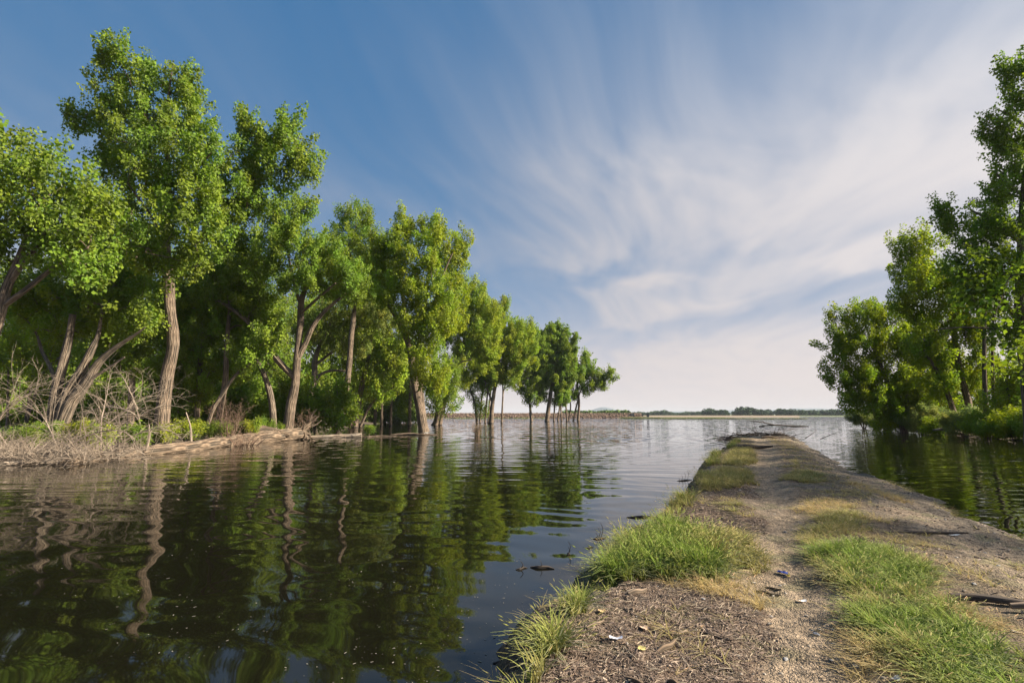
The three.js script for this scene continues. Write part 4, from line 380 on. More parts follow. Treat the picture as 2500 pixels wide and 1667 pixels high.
{name:"willow_tree",label:"low leafy tree screening the gap behind the shrubby bank trunks",category:"tree",group:"low trees behind the shrubby bank",base:[57.7,0.3,-64],kind:"mid",leaf:"bright",s:null,k:4,stems:[[[0.0,-0.4,0,0.215],[0.53,2.83,0,0.162],[0.92,4.98,0,0.109]]],lobes:[[-0.4,5.5,0,1.8,1.5,1.7],[1.8,5.2,0,1.8,1.5,1.7],[0.8,6.6,0,1.6,1.3,1.5],[0.4,3.4,0,2.4,1.6,2.0]]},
{name:"willow_tree",label:"low leafy tree screening the gap behind the shrubby bank trunks",category:"tree",group:"low trees behind the shrubby bank",base:[61.15,0.3,-60],kind:"mid",leaf:"bright",s:null,k:4,stems:[[[0.0,-0.4,0,0.201],[0.53,2.75,0,0.152],[0.93,4.77,0,0.102]]],lobes:[[-0.0,7.3,0,1.7,1.4,1.6],[2.1,7.0,0,1.7,1.4,1.6],[1.2,8.4,0,1.5,1.2,1.4],[0.7,5.3,0,2.2,1.5,1.9]]},
{name:"willow_shrub",label:"grey-green willow shrub trailing in the water along the shrubby bank",category:"shrub",group:"willow shrubs along the shrubby bank",base:[50.24,0.05,-74],kind:"willow",leaf:"sage",s:0.7,k:13,stems:[[[0.0,-0.4,0,0.093],[-0.15,1.3,0,0.075],[-0.35,1.85,0,0.062]],[[0.0,-0.4,0,0.093],[0.87,1.52,0,0.062]],[[0.0,-0.4,0,0.093],[-0.83,1.41,0,0.062]]],lobes:[[0.1,1.5,0,1.5,0.9,1.2],[-1.0,1.1,0,0.9,0.6,0.8],[1.2,1.1,0,0.9,0.6,0.8]]},
{name:"willow_shrub",label:"grey-green willow shrub trailing in the water along the shrubby bank",category:"shrub",group:"willow shrubs along the shrubby bank",base:[46.35,0.05,-64],kind:"willow",leaf:"sage",s:0.7,k:13,stems:[[[0.0,-0.4,0,0.08],[-0.13,0.84,0,0.064],[-0.29,1.32,0,0.054]],[[0.0,-0.4,0,0.08],[0.88,1.03,0,0.054]],[[0.0,-0.4,0,0.08],[-0.87,0.93,0,0.054]]],lobes:[[0.1,1.0,0,1.5,0.8,1.2],[-1.1,0.6,0,1.0,0.5,0.7],[1.2,0.6,0,1.0,0.5,0.7]]},
{name:"willow_shrub",label:"grey-green willow shrub trailing in the water along the shrubby bank",category:"shrub",group:"willow shrubs along the shrubby bank",base:[44.36,0.05,-56],kind:"willow",leaf:"sage",s:0.7,k:13,stems:[[[0.0,-0.4,0,0.07],[-0.04,1.15,0,0.056],[-0.14,1.9,0,0.047]],[[0.0,-0.4,0,0.07],[0.94,1.45,0,0.047]],[[0.0,-0.4,0,0.07],[-0.77,1.3,0,0.047]]],lobes:[[0.2,1.4,0,1.5,1.2,1.4],[-1.0,0.9,0,0.9,0.8,0.9],[1.2,0.9,0,0.9,0.8,0.9]]},
{name:"willow_shrub",label:"grey-green willow shrub trailing in the water along the shrubby bank",category:"shrub",group:"willow shrubs along the shrubby bank",base:[42.2,0.05,-51],kind:"willow",leaf:"bright",s:0.7,k:13,stems:[[[0.0,-0.4,0,0.064],[-0.08,0.5,0,0.051],[-0.2,0.92,0,0.043]],[[0.0,-0.4,0,0.064],[0.69,0.66,0,0.043]],[[0.0,-0.4,0,0.064],[-0.63,0.58,0,0.043]]],lobes:[[0.1,0.7,0,1.2,0.7,0.9],[-0.8,0.3,0,0.7,0.5,0.6],[0.9,0.3,0,0.7,0.5,0.6]]},
{name:"willow_shrub",label:"grey-green willow shrub trailing in the water along the shrubby bank",category:"shrub",group:"willow shrubs along the shrubby bank",base:[40.86,0.05,-47],kind:"willow",leaf:"sage",s:0.7,k:13,stems:[[[0.0,-0.4,0,0.059],[-0.03,0.99,0,0.047],[-0.11,1.58,0,0.04]],[[0.0,-0.4,0,0.059],[0.76,1.22,0,0.039]],[[0.0,-0.4,0,0.059],[-0.6,1.11,0,0.039]]],lobes:[[0.2,1.2,0,1.2,0.9,1.1],[-0.8,0.8,0,0.7,0.7,0.7],[1.0,0.8,0,0.7,0.7,0.7]]},
{name:"willow_shrub",label:"grey-green willow shrub trailing in the water along the shrubby bank",category:"shrub",group:"willow shrubs along the shrubby bank",base:[39.51,0.05,-43],kind:"willow",leaf:"bright",s:0.7,k:13,stems:[[[0.0,-0.4,0,0.054],[-0.02,0.81,0,0.043],[-0.09,1.35,0,0.036]],[[0.0,-0.4,0,0.054],[0.76,1.03,0,0.036]],[[0.0,-0.4,0,0.054],[-0.62,0.92,0,0.036]]],lobes:[[0.2,1.0,0,1.2,0.9,1.0],[-0.8,0.6,0,0.8,0.6,0.7],[1.0,0.6,0,0.8,0.6,0.7]]},
{name:"willow_shrub",label:"grey-green willow shrub trailing in the water along the shrubby bank",category:"shrub",group:"willow shrubs along the shrubby bank",base:[38.73,0.05,-40],kind:"willow",leaf:"bright",s:0.7,k:13,stems:[[[0.0,-0.4,0,0.05],[0.01,0.79,0,0.04],[-0.05,1.35,0,0.034]],[[0.0,-0.4,0,0.05],[0.76,1.01,0,0.034]],[[0.0,-0.4,0,0.05],[-0.58,0.9,0,0.034]]],lobes:[[0.2,1.0,0,1.2,0.9,1.0],[-0.8,0.6,0,0.7,0.6,0.7],[1.0,0.6,0,0.7,0.6,0.7]]},
{name:"willow_shrub",label:"grey-green willow shrub trailing in the water along the shrubby bank",category:"shrub",group:"willow shrubs along the shrubby bank",base:[38.83,0.05,-38],kind:"willow",leaf:"bright",s:0.7,k:13,stems:[[[0.0,-0.4,0,0.048],[0.04,0.84,0,0.038],[0.0,1.47,0,0.032]],[[0.0,-0.4,0,0.048],[0.84,1.09,0,0.032]],[[0.0,-0.4,0,0.048],[-0.61,0.97,0,0.032]]],lobes:[[0.2,1.1,0,1.3,1.0,1.1],[-0.8,0.6,0,0.8,0.7,0.7],[1.1,0.6,0,0.8,0.7,0.7]]},
{name:"weed_clump",label:"wide patch of yellow-green weeds behind the log by the brush heap",category:"plant",group:null,base:[-19.63,0.2,-24],kind:"weed",leaf:"yellow",s:0.42,k:14,stems:[[[0.0,-0.4,0,0.02],[-0.06,0.67,0,0.02],[-0.09,0.92,0,0.02]],[[0.0,-0.4,0,0.02],[0.38,0.67,0,0.02]],[[0.0,-0.4,0,0.02],[-0.5,0.67,0,0.02]]],lobes:[[-0.1,0.7,0,0.7,0.4,0.6],[-0.5,0.6,0,0.4,0.4,0.4],[0.4,0.6,0,0.4,0.4,0.4]]},
{name:"weed_clump",label:"rounded yellow bush at the foot of the tall bare trunk",category:"plant",group:null,base:[-20.07,0.2,-30],kind:"weed",leaf:"yellow",s:0.42,k:14,stems:[[[0.0,-0.4,0,0.025],[-0.03,0.46,0,0.025],[-0.05,0.62,0,0.025]],[[0.0,-0.4,0,0.025],[0.25,0.46,0,0.025]],[[0.0,-0.4,0,0.025],[-0.31,0.46,0,0.025]]],lobes:[[-0.0,0.5,0,0.4,0.3,0.4],[-0.3,0.4,0,0.2,0.2,0.2],[0.3,0.4,0,0.2,0.2,0.2]]},
{name:"weed_clump",label:"upright yellow-green weeds between the tall bare trunk and dead shrub",category:"plant",group:null,base:[-19.28,0.2,-31],kind:"weed",leaf:"yellow",s:0.42,k:14,stems:[[[0.0,-0.4,0,0.026],[-0.04,0.67,0,0.026],[-0.06,0.88,0,0.026]],[[0.0,-0.4,0,0.026],[0.4,0.67,0,0.026]],[[0.0,-0.4,0,0.026],[-0.48,0.67,0,0.026]]],lobes:[[-0.0,0.7,0,0.7,0.3,0.5],[-0.5,0.6,0,0.4,0.3,0.3],[0.5,0.6,0,0.4,0.3,0.3]]},
{name:"weed_clump",label:"small yellow bush behind the dead reddish shrub",category:"plant",group:null,base:[-18.09,0.2,-36],kind:"weed",leaf:"yellow",s:0.42,k:14,stems:[[[0.0,-0.4,0,0.03],[-0.02,0.71,0,0.03],[-0.03,0.85,0,0.03]],[[0.0,-0.4,0,0.03],[0.28,0.71,0,0.03]],[[0.0,-0.4,0,0.03],[-0.32,0.71,0,0.03]]],lobes:[[-0.0,0.7,0,0.5,0.2,0.4],[-0.3,0.7,0,0.3,0.2,0.2],[0.3,0.7,0,0.3,0.2,0.2]]},
{name:"weed_clump",label:"sparse green sprouts low in the dead shrub at the waterline",category:"plant",group:null,base:[-16.29,0.0,-32],kind:"weed",leaf:"yellow",s:0.42,k:14,stems:[[[0.0,-0.4,0,0.027],[-0.02,-0.13,0,0.027],[-0.03,-0.02,0,0.027]],[[0.0,-0.4,0,0.027],[0.49,-0.13,0,0.027]],[[0.0,-0.4,0,0.027],[-0.52,-0.13,0,0.027]]],lobes:[[-0.0,-0.1,0,0.8,0.2,0.5],[-0.6,-0.2,0,0.5,0.2,0.3],[0.5,-0.2,0,0.5,0.2,0.3]]},
{name:"weed_clump",label:"low green weeds growing through the brush heap",category:"plant",group:null,base:[-23.7,0.25,-25],kind:"weed",leaf:"green",s:0.46,k:10,stems:[[[0.0,-0.4,0,0.021],[-0.04,0.43,0,0.021],[-0.06,0.57,0,0.021]],[[0.0,-0.4,0,0.021],[0.42,0.43,0,0.021]],[[0.0,-0.4,0,0.021],[-0.5,0.43,0,0.021]]],lobes:[[-0.0,0.4,0,0.7,0.2,0.5],[-0.6,0.4,0,0.5,0.2,0.3],[0.5,0.4,0,0.5,0.2,0.3]]},
{name:"weed_clump",label:"low green weeds at the foot of the fanned stems",category:"plant",group:null,base:[-24.94,0.25,-28],kind:"weed",leaf:"green",s:0.46,k:10,stems:[[[0.0,-0.4,0,0.023],[-0.04,0.56,0,0.023],[-0.06,0.72,0,0.023]],[[0.0,-0.4,0,0.023],[0.38,0.56,0,0.023]],[[0.0,-0.4,0,0.023],[-0.46,0.56,0,0.023]]],lobes:[[-0.0,0.6,0,0.7,0.3,0.5],[-0.5,0.5,0,0.4,0.2,0.3],[0.5,0.5,0,0.4,0.2,0.3]]},
{name:"weed_clump",label:"low green weeds between the fanned stems and dead treetop",category:"plant",group:null,base:[-21.95,0.25,-29],kind:"weed",leaf:"green",s:0.46,k:10,stems:[[[0.0,-0.4,0,0.024],[-0.03,0.45,0,0.024],[-0.05,0.59,0,0.024]],[[0.0,-0.4,0,0.024],[0.33,0.45,0,0.024]],[[0.0,-0.4,0,0.024],[-0.4,0.45,0,0.024]]],lobes:[[-0.0,0.4,0,0.6,0.2,0.4],[-0.5,0.4,0,0.4,0.2,0.3],[0.4,0.4,0,0.4,0.2,0.3]]},
{name:"weed_clump",label:"low green weeds under the dead treetop",category:"plant",group:null,base:[-19.53,0.25,-27],kind:"weed",leaf:"green",s:0.46,k:10,stems:[[[0.0,-0.4,0,0.023],[-0.02,0.42,0,0.023],[-0.03,0.53,0,0.023]],[[0.0,-0.4,0,0.023],[0.27,0.42,0,0.023]],[[0.0,-0.4,0,0.023],[-0.32,0.42,0,0.023]]],lobes:[[-0.0,0.4,0,0.5,0.2,0.3],[-0.4,0.4,0,0.3,0.1,0.2],[0.3,0.4,0,0.3,0.2,0.2]]},
{name:"weed_clump",label:"low green weeds along the log before the mossy grey trunk",category:"plant",group:null,base:[-19.8,0.25,-34],kind:"weed",leaf:"green",s:0.46,k:10,stems:[[[0.0,-0.4,0,0.028],[-0.03,0.55,0,0.028],[-0.04,0.7,0,0.029]],[[0.0,-0.4,0,0.028],[0.46,0.55,0,0.028]],[[0.0,-0.4,0,0.028],[-0.51,0.55,0,0.028]]],lobes:[[-0.0,0.6,0,0.8,0.3,0.5],[-0.6,0.5,0,0.5,0.2,0.3],[0.6,0.5,0,0.5,0.2,0.4]]},
{name:"weed_clump",label:"low green weeds behind the upright dead shrub",category:"plant",group:null,base:[-19.47,0.25,-36],kind:"weed",leaf:"green",s:0.46,k:10,stems:[[[0.0,-0.4,0,0.03],[-0.02,0.55,0,0.03],[-0.03,0.68,0,0.03]],[[0.0,-0.4,0,0.03],[0.37,0.55,0,0.03]],[[0.0,-0.4,0,0.03],[-0.41,0.55,0,0.03]]],lobes:[[-0.0,0.5,0,0.6,0.2,0.4],[-0.5,0.5,0,0.4,0.2,0.3],[0.5,0.5,0,0.4,0.2,0.3]]},
{name:"weed_clump",label:"low green weeds before the wide forking tree",category:"plant",group:null,base:[-18.63,0.25,-40],kind:"weed",leaf:"green",s:0.46,k:10,stems:[[[0.0,-0.4,0,0.034],[-0.02,0.62,0,0.034],[-0.03,0.75,0,0.034]],[[0.0,-0.4,0,0.034],[0.42,0.62,0,0.034]],[[0.0,-0.4,0,0.034],[-0.45,0.62,0,0.034]]],lobes:[[-0.0,0.6,0,0.7,0.2,0.5],[-0.5,0.6,0,0.4,0.2,0.3],[0.5,0.6,0,0.4,0.2,0.3]]},
{name:"weed_clump",label:"small round green tuft alone in the water past the log tip",category:"plant",group:null,base:[-13.19,0.0,-48],kind:"weed",leaf:"green",s:0.3,k:8,stems:[[[0.0,-0.4,0,0.04],[-0.01,0.43,0,0.04]]],lobes:[[-0.0,0.5,0,0.4,0.2,0.3]]},
{name:"cottonwood_tree",label:"leafy cottonwood on the shrubby bank whose shade crosses the dirt causeway",category:"tree",group:"shade trees on the shrubby bank",base:[28,0.4,-8.0],kind:"mid",leaf:"green",s:1.8,k:3,sparse:true,stems:[[[0,-0.4,0,0.38],[0.0653442004088759,4.0,0.4905707133539692,0.32],[-0.1940758680886745,8.8,0.80190431554567,0.22],[0.3079469333722904,13.6,0.5817154454790423,0.08]]],lobes:[[-0.1,9.4,-3.8,1.6,1.5,2.3],[2.2,13.7,-1.6,1.8,1.9,2.2],[-1.9,12.6,-2.3,2.0,1.9,2.1],[-0.3,13.6,2.7,2.4,1.4,2.4],[3.3,11.1,-0.8,1.5,2.1,1.6],[3.3,11.1,-0.7,1.6,1.5,2.1],[-2.9,11.9,-1.3,2.3,1.5,1.5],[2.9,4.6,-1.6,2.3,1.4,2.2],[0.6,13.2,-2.8,2.0,2.1,1.7],[-2.0,7.8,-3.6,2.3,2.0,1.9],[-3.3,4.7,-0.5,1.5,1.8,1.9],[0,15.2,0,1.4,2,1.4]]},
{name:"cottonwood_tree",label:"leafy cottonwood on the shrubby bank whose shade crosses the dirt causeway",category:"tree",group:"shade trees on the shrubby bank",base:[30.5,0.4,-15],kind:"mid",leaf:"green",s:1.8,k:3,sparse:true,stems:[[[0,-0.4,0,0.38],[0.36471982491725286,4.25,0.1081251485207142,0.32],[-0.7224765711817704,9.350000000000001,-0.2748606342123463,0.22],[0.5351589751105261,14.45,0.04597258426302209,0.08]]],lobes:[[2.9,13.6,0.2,2.2,1.4,2.0],[-2.3,13.1,2.1,1.8,1.5,1.9],[3.4,5.8,-0.8,1.6,1.9,2.3],[-4.0,9.3,-0.3,2.3,2.0,1.6],[2.8,6.8,-2.6,1.8,2.1,1.9],[1.1,6.5,-3.5,2.3,1.5,1.6],[-4.2,8.3,0.2,2.0,2.1,2.1],[4.1,8.0,0.1,2.0,1.7,2.1],[-3.5,5.6,0.3,1.7,2.1,1.8],[0.3,15.2,-2.5,2.1,1.9,2.0],[-1.1,14.4,2.5,1.9,2.1,1.8],[0,16.1,0,1.4,2,1.4]]},
{name:"cottonwood_tree",label:"leafy cottonwood on the shrubby bank whose shade crosses the dirt causeway",category:"tree",group:"shade trees on the shrubby bank",base:[33,0.4,-21.5],kind:"mid",leaf:"green",s:1.8,k:3,sparse:true,stems:[[[0,-0.4,0,0.38],[0.36752608795956565,4.5,0.28684938282334493,0.32],[0.22599902179031628,9.9,-0.11586900961687951,0.22],[-0.7186648659155337,15.299999999999999,0.542084285573484,0.08]]],lobes:[[-2.2,12.4,2.6,1.6,1.4,1.6],[1.3,7.0,-3.5,2.3,1.6,2.0],[-2.1,12.0,2.8,1.6,1.7,2.3],[1.5,12.3,3.1,1.8,1.6,1.5],[2.6,15.6,0.3,2.2,2.0,2.2],[3.5,6.8,-1.1,2.0,1.7,2.0],[2.9,13.5,-1.2,2.4,1.4,2.1],[-1.4,13.4,-2.8,2.1,2.0,1.8],[3.7,9.6,-1.8,2.0,2.1,2.1],[-1.4,7.6,3.6,1.8,1.9,2.4],[3.3,9.5,-2.4,1.9,2.0,1.8],[0,17.1,0,1.4,2,1.4]]},
{name:"cottonwood_tree",label:"leafy cottonwood on the shrubby bank whose shade crosses the dirt causeway",category:"tree",group:"shade trees on the shrubby bank",base:[31,0.4,-27],kind:"mid",leaf:"green",s:1.8,k:3,sparse:true,stems:[[[0,-0.4,0,0.38],[-0.08843555608291598,4.25,-0.48681668749985496,0.32],[-0.6322153821977881,9.350000000000001,0.08039560107193977,0.22],[0.38657873214981797,14.45,0.22951981166007251,0.08]]],lobes:[[-1.7,14.8,2.0,2.1,1.4,1.6],[2.5,15.2,-0.4,2.3,1.8,1.8],[3.3,7.5,2.1,1.7,2.1,2.3],[0.6,6.3,-3.6,1.7,1.6,2.4],[1.6,13.1,2.6,2.1,1.8,2.4],[-0.3,10.3,3.7,1.6,1.4,1.5],[-1.5,6.0,3.3,1.6,2.2,1.8],[2.5,12.2,-2.1,2.2,1.9,2.4],[2.3,12.3,-2.3,2.0,1.9,2.2],[-3.6,10.1,-1.2,1.6,2.1,1.9],[3.4,6.5,1.5,2.3,1.5,1.9],[0,16.1,0,1.4,2,1.4]]}];
const EDGE_LEFT=[[-3.98, -0.08], [-4.44, 0.08], [-4.96, 0.43], [-5.74, 0.59], [-6.66, 0.99], [-7.7, 1.53], [-9.15, 2.42], [-10.32, 3.04], [-13.16, 4.49], [-16.33, 5.8], [-20.64, 7.7], [-26.49, 10.79], [-40.28, 17.31]], EDGE_RIGHT=[[-8.22, 7.87], [-9.32, 8.18], [-11.29, 9.12], [-13.93, 10.39], [-18.23, 11.7], [-25.06, 14.9], [-37.06, 20.56]];
const GRASS_PATCHES=[["green", [[0.68, -5.0], [0.82, -5.47], [1.18, -6.12], [1.66, -6.95], [2.14, -7.2], [2.36, -6.83], [2.58, -6.31], [2.39, -5.69], [2.12, -5.13], [1.77, -5.19], [1.36, -5.23], [0.91, -5.06]], 300, 0.26], ["olive", [[2.26, -6.72], [3.11, -7.28], [2.97, -6.36], [2.84, -5.85], [2.49, -5.47], [2.24, -5.39], [2.2, -5.85]], 200, 0.16], ["dry", [[1.27, -5.19], [1.75, -5.13], [2.19, -5.19], [2.3, -4.86], [2.14, -4.55], [1.9, -4.62], [1.65, -4.86]], 230, 0.14], ["green", [[0.4, -4.07], [0.47, -4.45], [0.6, -4.77], [0.76, -4.7], [0.81, -4.55], [0.58, -4.16]], 400, 0.22], ["green", [[0.06, -3.16], [0.1, -3.63], [0.22, -3.91], [0.38, -4.0], [0.44, -3.87], [0.3, -3.51], [0.19, -3.16]], 420, 0.24], ["green", [[3.12, -5.72], [3.47, -6.25], [4.21, -6.61], [4.52, -6.17], [4.25, -5.47], [3.98, -4.98], [3.62, -4.75], [3.59, -4.45], [3.3, -3.86], [3.33, -3.54], [2.77, -2.99], [2.33, -2.99], [2.38, -3.35], [2.5, -3.9], [2.61, -4.42], [3.01, -4.75], [3.05, -5.19]], 330, 0.15], ["dry", [[2.57, -4.57], [2.74, -4.55], [2.56, -3.97], [2.41, -3.38], [2.26, -2.99], [2.05, -2.99], [2.17, -3.51], [2.39, -4.12]], 200, 0.12], ["dry", [[4.7, -6.36], [4.37, -5.61], [4.1, -5.0], [3.92, -4.75], [3.8, -4.12], [3.52, -3.95], [3.45, -4.12], [3.55, -4.45], [3.59, -4.8], [3.96, -5.0]], 190, 0.12], ["olive", [[3.48, -6.36], [3.93, -7.28], [4.98, -8.4], [5.83, -9.17], [5.47, -8.06], [5.15, -7.55], [4.46, -7.07], [3.89, -6.61]], 200, 0.13], ["dry", [[4.81, -9.17], [6.11, -10.26], [5.94, -9.17], [4.94, -8.23], [4.54, -8.23]], 120, 0.1], ["olive", [[6.51, -12.79], [8.28, -15.16], [8.32, -14.27], [7.74, -12.79], [6.68, -12.01]], 120, 0.14], ["olive", [[3.87, -11.06], [4.69, -13.13], [6.08, -15.16], [6.81, -14.7], [5.57, -12.01], [4.27, -10.94]], 130, 0.2], ["olive", [[6.53, -16.44], [8.42, -20.4], [10.94, -25.51], [11.19, -24.23], [8.29, -17.63], [6.8, -15.65]], 100, 0.2], ["dry", [[8.36, -13.31], [8.38, -12.46], [8.06, -10.82], [7.49, -9.85], [7.2, -10.37], [7.54, -11.72]], 110, 0.12], ["olive", [[3.58, -9.39], [4.16, -9.85], [4.13, -8.97], [3.62, -8.06], [3.33, -8.4]], 80, 0.1], ["green", [[2.27, -7.91], [2.65, -8.89], [3.08, -9.17], [2.59, -8.23]], 70, 0.25], ["olive", [[5.42, -6.12], [5.69, -5.94], [4.82, -5.06], [4.78, -5.33]], 70, 0.08], ["olive", [[8.16, -15.77], [9.61, -17.95], [9.87, -17.63], [8.69, -15.77]], 50, 0.1]];
const MULCH_PATCHES=[[[0.07, -2.99], [0.24, -3.54], [0.42, -3.88], [0.59, -4.24], [0.81, -4.52], [1.09, -5.13], [1.56, -5.06], [1.94, -4.62], [2.08, -4.42], [1.77, -3.9], [1.41, -3.31], [1.22, -2.99]], [[2.24, -7.75], [2.96, -9.39], [3.92, -10.26], [4.07, -8.89], [3.57, -7.55], [2.74, -6.57], [2.36, -6.83]], [[3.37, -9.85], [4.1, -11.58], [5.41, -11.72], [4.86, -10.37], [4.0, -10.26]]];
// ---------------------------------------------------------------- water
// waves: slope of the surface at x, z (calm lee water by the wood, fine ripples further out, chop on the open lake)
const WAVES = (() => { const R = rand(5), w = []; for (let i = 0; i < 26; i++) { const L = 0.5 + 2.9 * R() * R(), a = R() * 6.283; w.push([Math.cos(a) * 6.283 / L, Math.sin(a) * 6.283 / L, R() * 6.283, 1, L]); } return w; })();
const RIPPLES = (() => { const R = rand(8), w = []; for (let i = 0; i < 14; i++) { const L = 0.32 + 0.45 * R(), a = Math.PI / 2 + (R() - 0.5) * 0.55; w.push([Math.cos(a) * 6.283 / L, Math.sin(a) * 6.283 / L, R() * 6.283]); } return w; })();
const chopR = rand(17);
function slope(x, z, cell) {
  const d = Math.hypot(x - 3, z + 2), open = smooth(-20, 30, x);
  let sx = 0, sz = 0;
  const calm = 0.0044 * (1 - 0.5 * smooth(30, 90, d)), px = x + 0.5 * nz(x * 0.35, z * 0.35, 3.3), pz = z + 0.5 * nz(x * 0.35, z * 0.35, 8.1);
  for (const w of WAVES) { if (w[4] < cell * 2.2) continue; const c = Math.cos(px * w[0] + pz * w[1] + w[2]) * calm; sx += c * w[0] * w[4] / 6.283; sz += c * w[1] * w[4] / 6.283; }
  const rip = ((0.006 + 0.008 * smooth(-16, 6, x)) * smooth(9, 26, d) + 0.012 * smooth(2, 9, x - 2) * smooth(5, 12, d)) * (0.55 + 0.9 * clamp(0.5 + 1.6 * nz(x * 0.06, z * 0.045, 1.1))) * (1 - smooth(60, 140, d));
  if (rip > 0) for (const w of RIPPLES) { const c = Math.cos(x * w[0] + z * w[1] + w[2]) * rip; sx += c * w[0] * 0.072; sz += c * w[1] * 0.072; }
  const chop = (0.22 * smooth(35, 110, d) + 0.30 * smooth(90, 220, d)) * (0.75 + 0.5 * nz(x * 0.013, z * 0.02, 5.5) + 0.25 * open);
  if (chop > 0) { const e = 1 - smooth(60, 110, d), f = 1 - e; sx += chop * (e * nz(x / 1.6, z / 0.8, 2.2) * 1.2 + f * 0.42 * (chopR() + chopR() - 1)); sz += chop * (e * nz(x / 1.9, z / 0.7, 9.9) * 2.0 + f * 0.75 * (chopR() + chopR() - 1)); }
  return [sx, sz];
}
function makeWater() {
  const angles = [], radii = [], F = 460, B = 46, half = 64 * Math.PI / 180;
  for (let i = 0; i <= F; i++) angles.push(-half + 2 * half * i / F);
  for (let i = 1; i < B; i++) angles.push(half + (2 * Math.PI - 2 * half) * i / B);
  for (let r = 1.2; r < 5200; r *= 1 + 0.0088 + 0.004 * smooth(60, 600, r)) radii.push(r);
  const A = angles.length, pos = [0, 0, 0], nor = [0, 1, 0], idx = [];
  const jit = rand(23);
  for (const r of radii) { const shift = (jit() - 0.5) * 0.004 * smooth(50, 110, r); for (const a0 of angles) { const a = a0 + shift;
    const x = Math.sin(a) * r, z = -Math.cos(a) * r, s = slope(x, z, r * 0.009);
    const l = Math.hypot(s[0], 1, s[1]); pos.push(x, 0, z); nor.push(-s[0] / l, 1 / l, -s[1] / l);
  } }
  for (let j = 0; j < A; j++) idx.push(0, 1 + (j + 1) % A, 1 + j);
  for (let i = 0; i < radii.length - 1; i++) for (let j = 0; j < A; j++) { const a = 1 + i * A + j, b = 1 + i * A + (j + 1) % A; idx.push(a, b, b + A, a, b + A, a + A); }
  return geo(pos, nor, null, idx);
}
M.water = new THREE.MeshPhysicalMaterial({ color: rgb(0.0075, 0.0072, 0.0042), roughness: 0.03, ior: 1.42, metalness: 0 });
structure('lake_water', makeWater(), M.water);

// ---------------------------------------------------------------- causeway
function along(table, z) {                    // table of [z, x], z falling
  if (z >= table[0][0]) { const [a, b] = table; return a[1] + (z - a[0]) * 0.42 * -1; }
  for (let i = 0; i < table.length - 1; i++) if (z >= table[i + 1][0]) return lerp(table[i][1], table[i + 1][1], (z - table[i][0]) / (table[i + 1][0] - table[i][0]));
  const e = table[table.length - 1]; return e[1] + (e[0] - z) * 0.48;
}
function inside(poly, x, z) { let c = false; for (let i = 0, j = poly.length - 1; i < poly.length; j = i++) if ((poly[i][1] > z) !== (poly[j][1] > z) && x < (poly[j][0] - poly[i][0]) * (z - poly[i][1]) / (poly[j][1] - poly[i][1]) + poly[i][0]) c = !c; return c; }
function edgeDistance(poly, x, z) { let b = Infinity; for (let i = 0, j = poly.length - 1; i < poly.length; j = i++) { const ax = poly[j][0], az = poly[j][1], dx = poly[i][0] - ax, dz = poly[i][1] - az, t = clamp(((x - ax) * dx + (z - az) * dz) / (dx * dx + dz * dz)); b = Math.min(b, Math.hypot(x - ax - dx * t, z - az - dz * t)); } return inside(poly, x, z) ? b : -b; }
const TIP = -41.5;
function causewayHeight(x, z) {
  const wob = 0.34 * nz(x * 0.9, z * 0.9, 4.4) + 0.22 * nz(x * 2.7, z * 2.7, 6.4) + 0.09 * nz(x * 7.5, z * 7.5, 2.4);
  const L = x - along(EDGE_LEFT, z) + wob, Rr = along(EDGE_RIGHT, z) - x + wob * 0.8, E = (z - TIP) * 0.9 + wob * 2;
  const bank = Math.min(L / 0.55, Rr / 1.9, E / 1.6);
  const h = bank < 0 ? bank * 0.5 : 0.33 * (1 - Math.pow(1 - clamp(bank), 2.2));
  const lumps = 0.06 * nz(x * 0.55, z * 0.5, 1.2) + 0.032 * nz(x * 2.3, z * 2.3, 3.2) + 0.018 * nz(x * 7, z * 7, 5.2) + 0.010 * nz(x * 17, z * 17, 9.2) - 0.05 * (1 - smooth(0.1, 0.55, Math.min(polyDistance(TRACKS[0], x, z), polyDistance(TRACKS[1], x, z))));
  return h + lumps * smooth(0, 0.25, bank);
}
const TRACKS = [[[2.1, -2], [1.75, -3.3], [2.11, -4.12], [2.53, -5.13], [3.3, -6.6], [4.44, -9], [6.3, -13.1], [9.6, -19.8], [14, -29], [18.5, -39]], [[4.6, -2], [4.9, -4.3], [5.6, -6.0], [6.9, -8.6], [8.5, -12.3], [11.6, -18.5], [16, -28], [20, -37]]];
function polyDistance(line, x, z) { let b = Infinity; for (let i = 1; i < line.length; i++) { const ax = line[i - 1][0], az = line[i - 1][1], dx = line[i][0] - ax, dz = line[i][1] - az, t = clamp(((x - ax) * dx + (z - az) * dz) / (dx * dx + dz * dz)); b = Math.min(b, Math.hypot(x - ax - dx * t, z - az - dz * t)); } return b; }
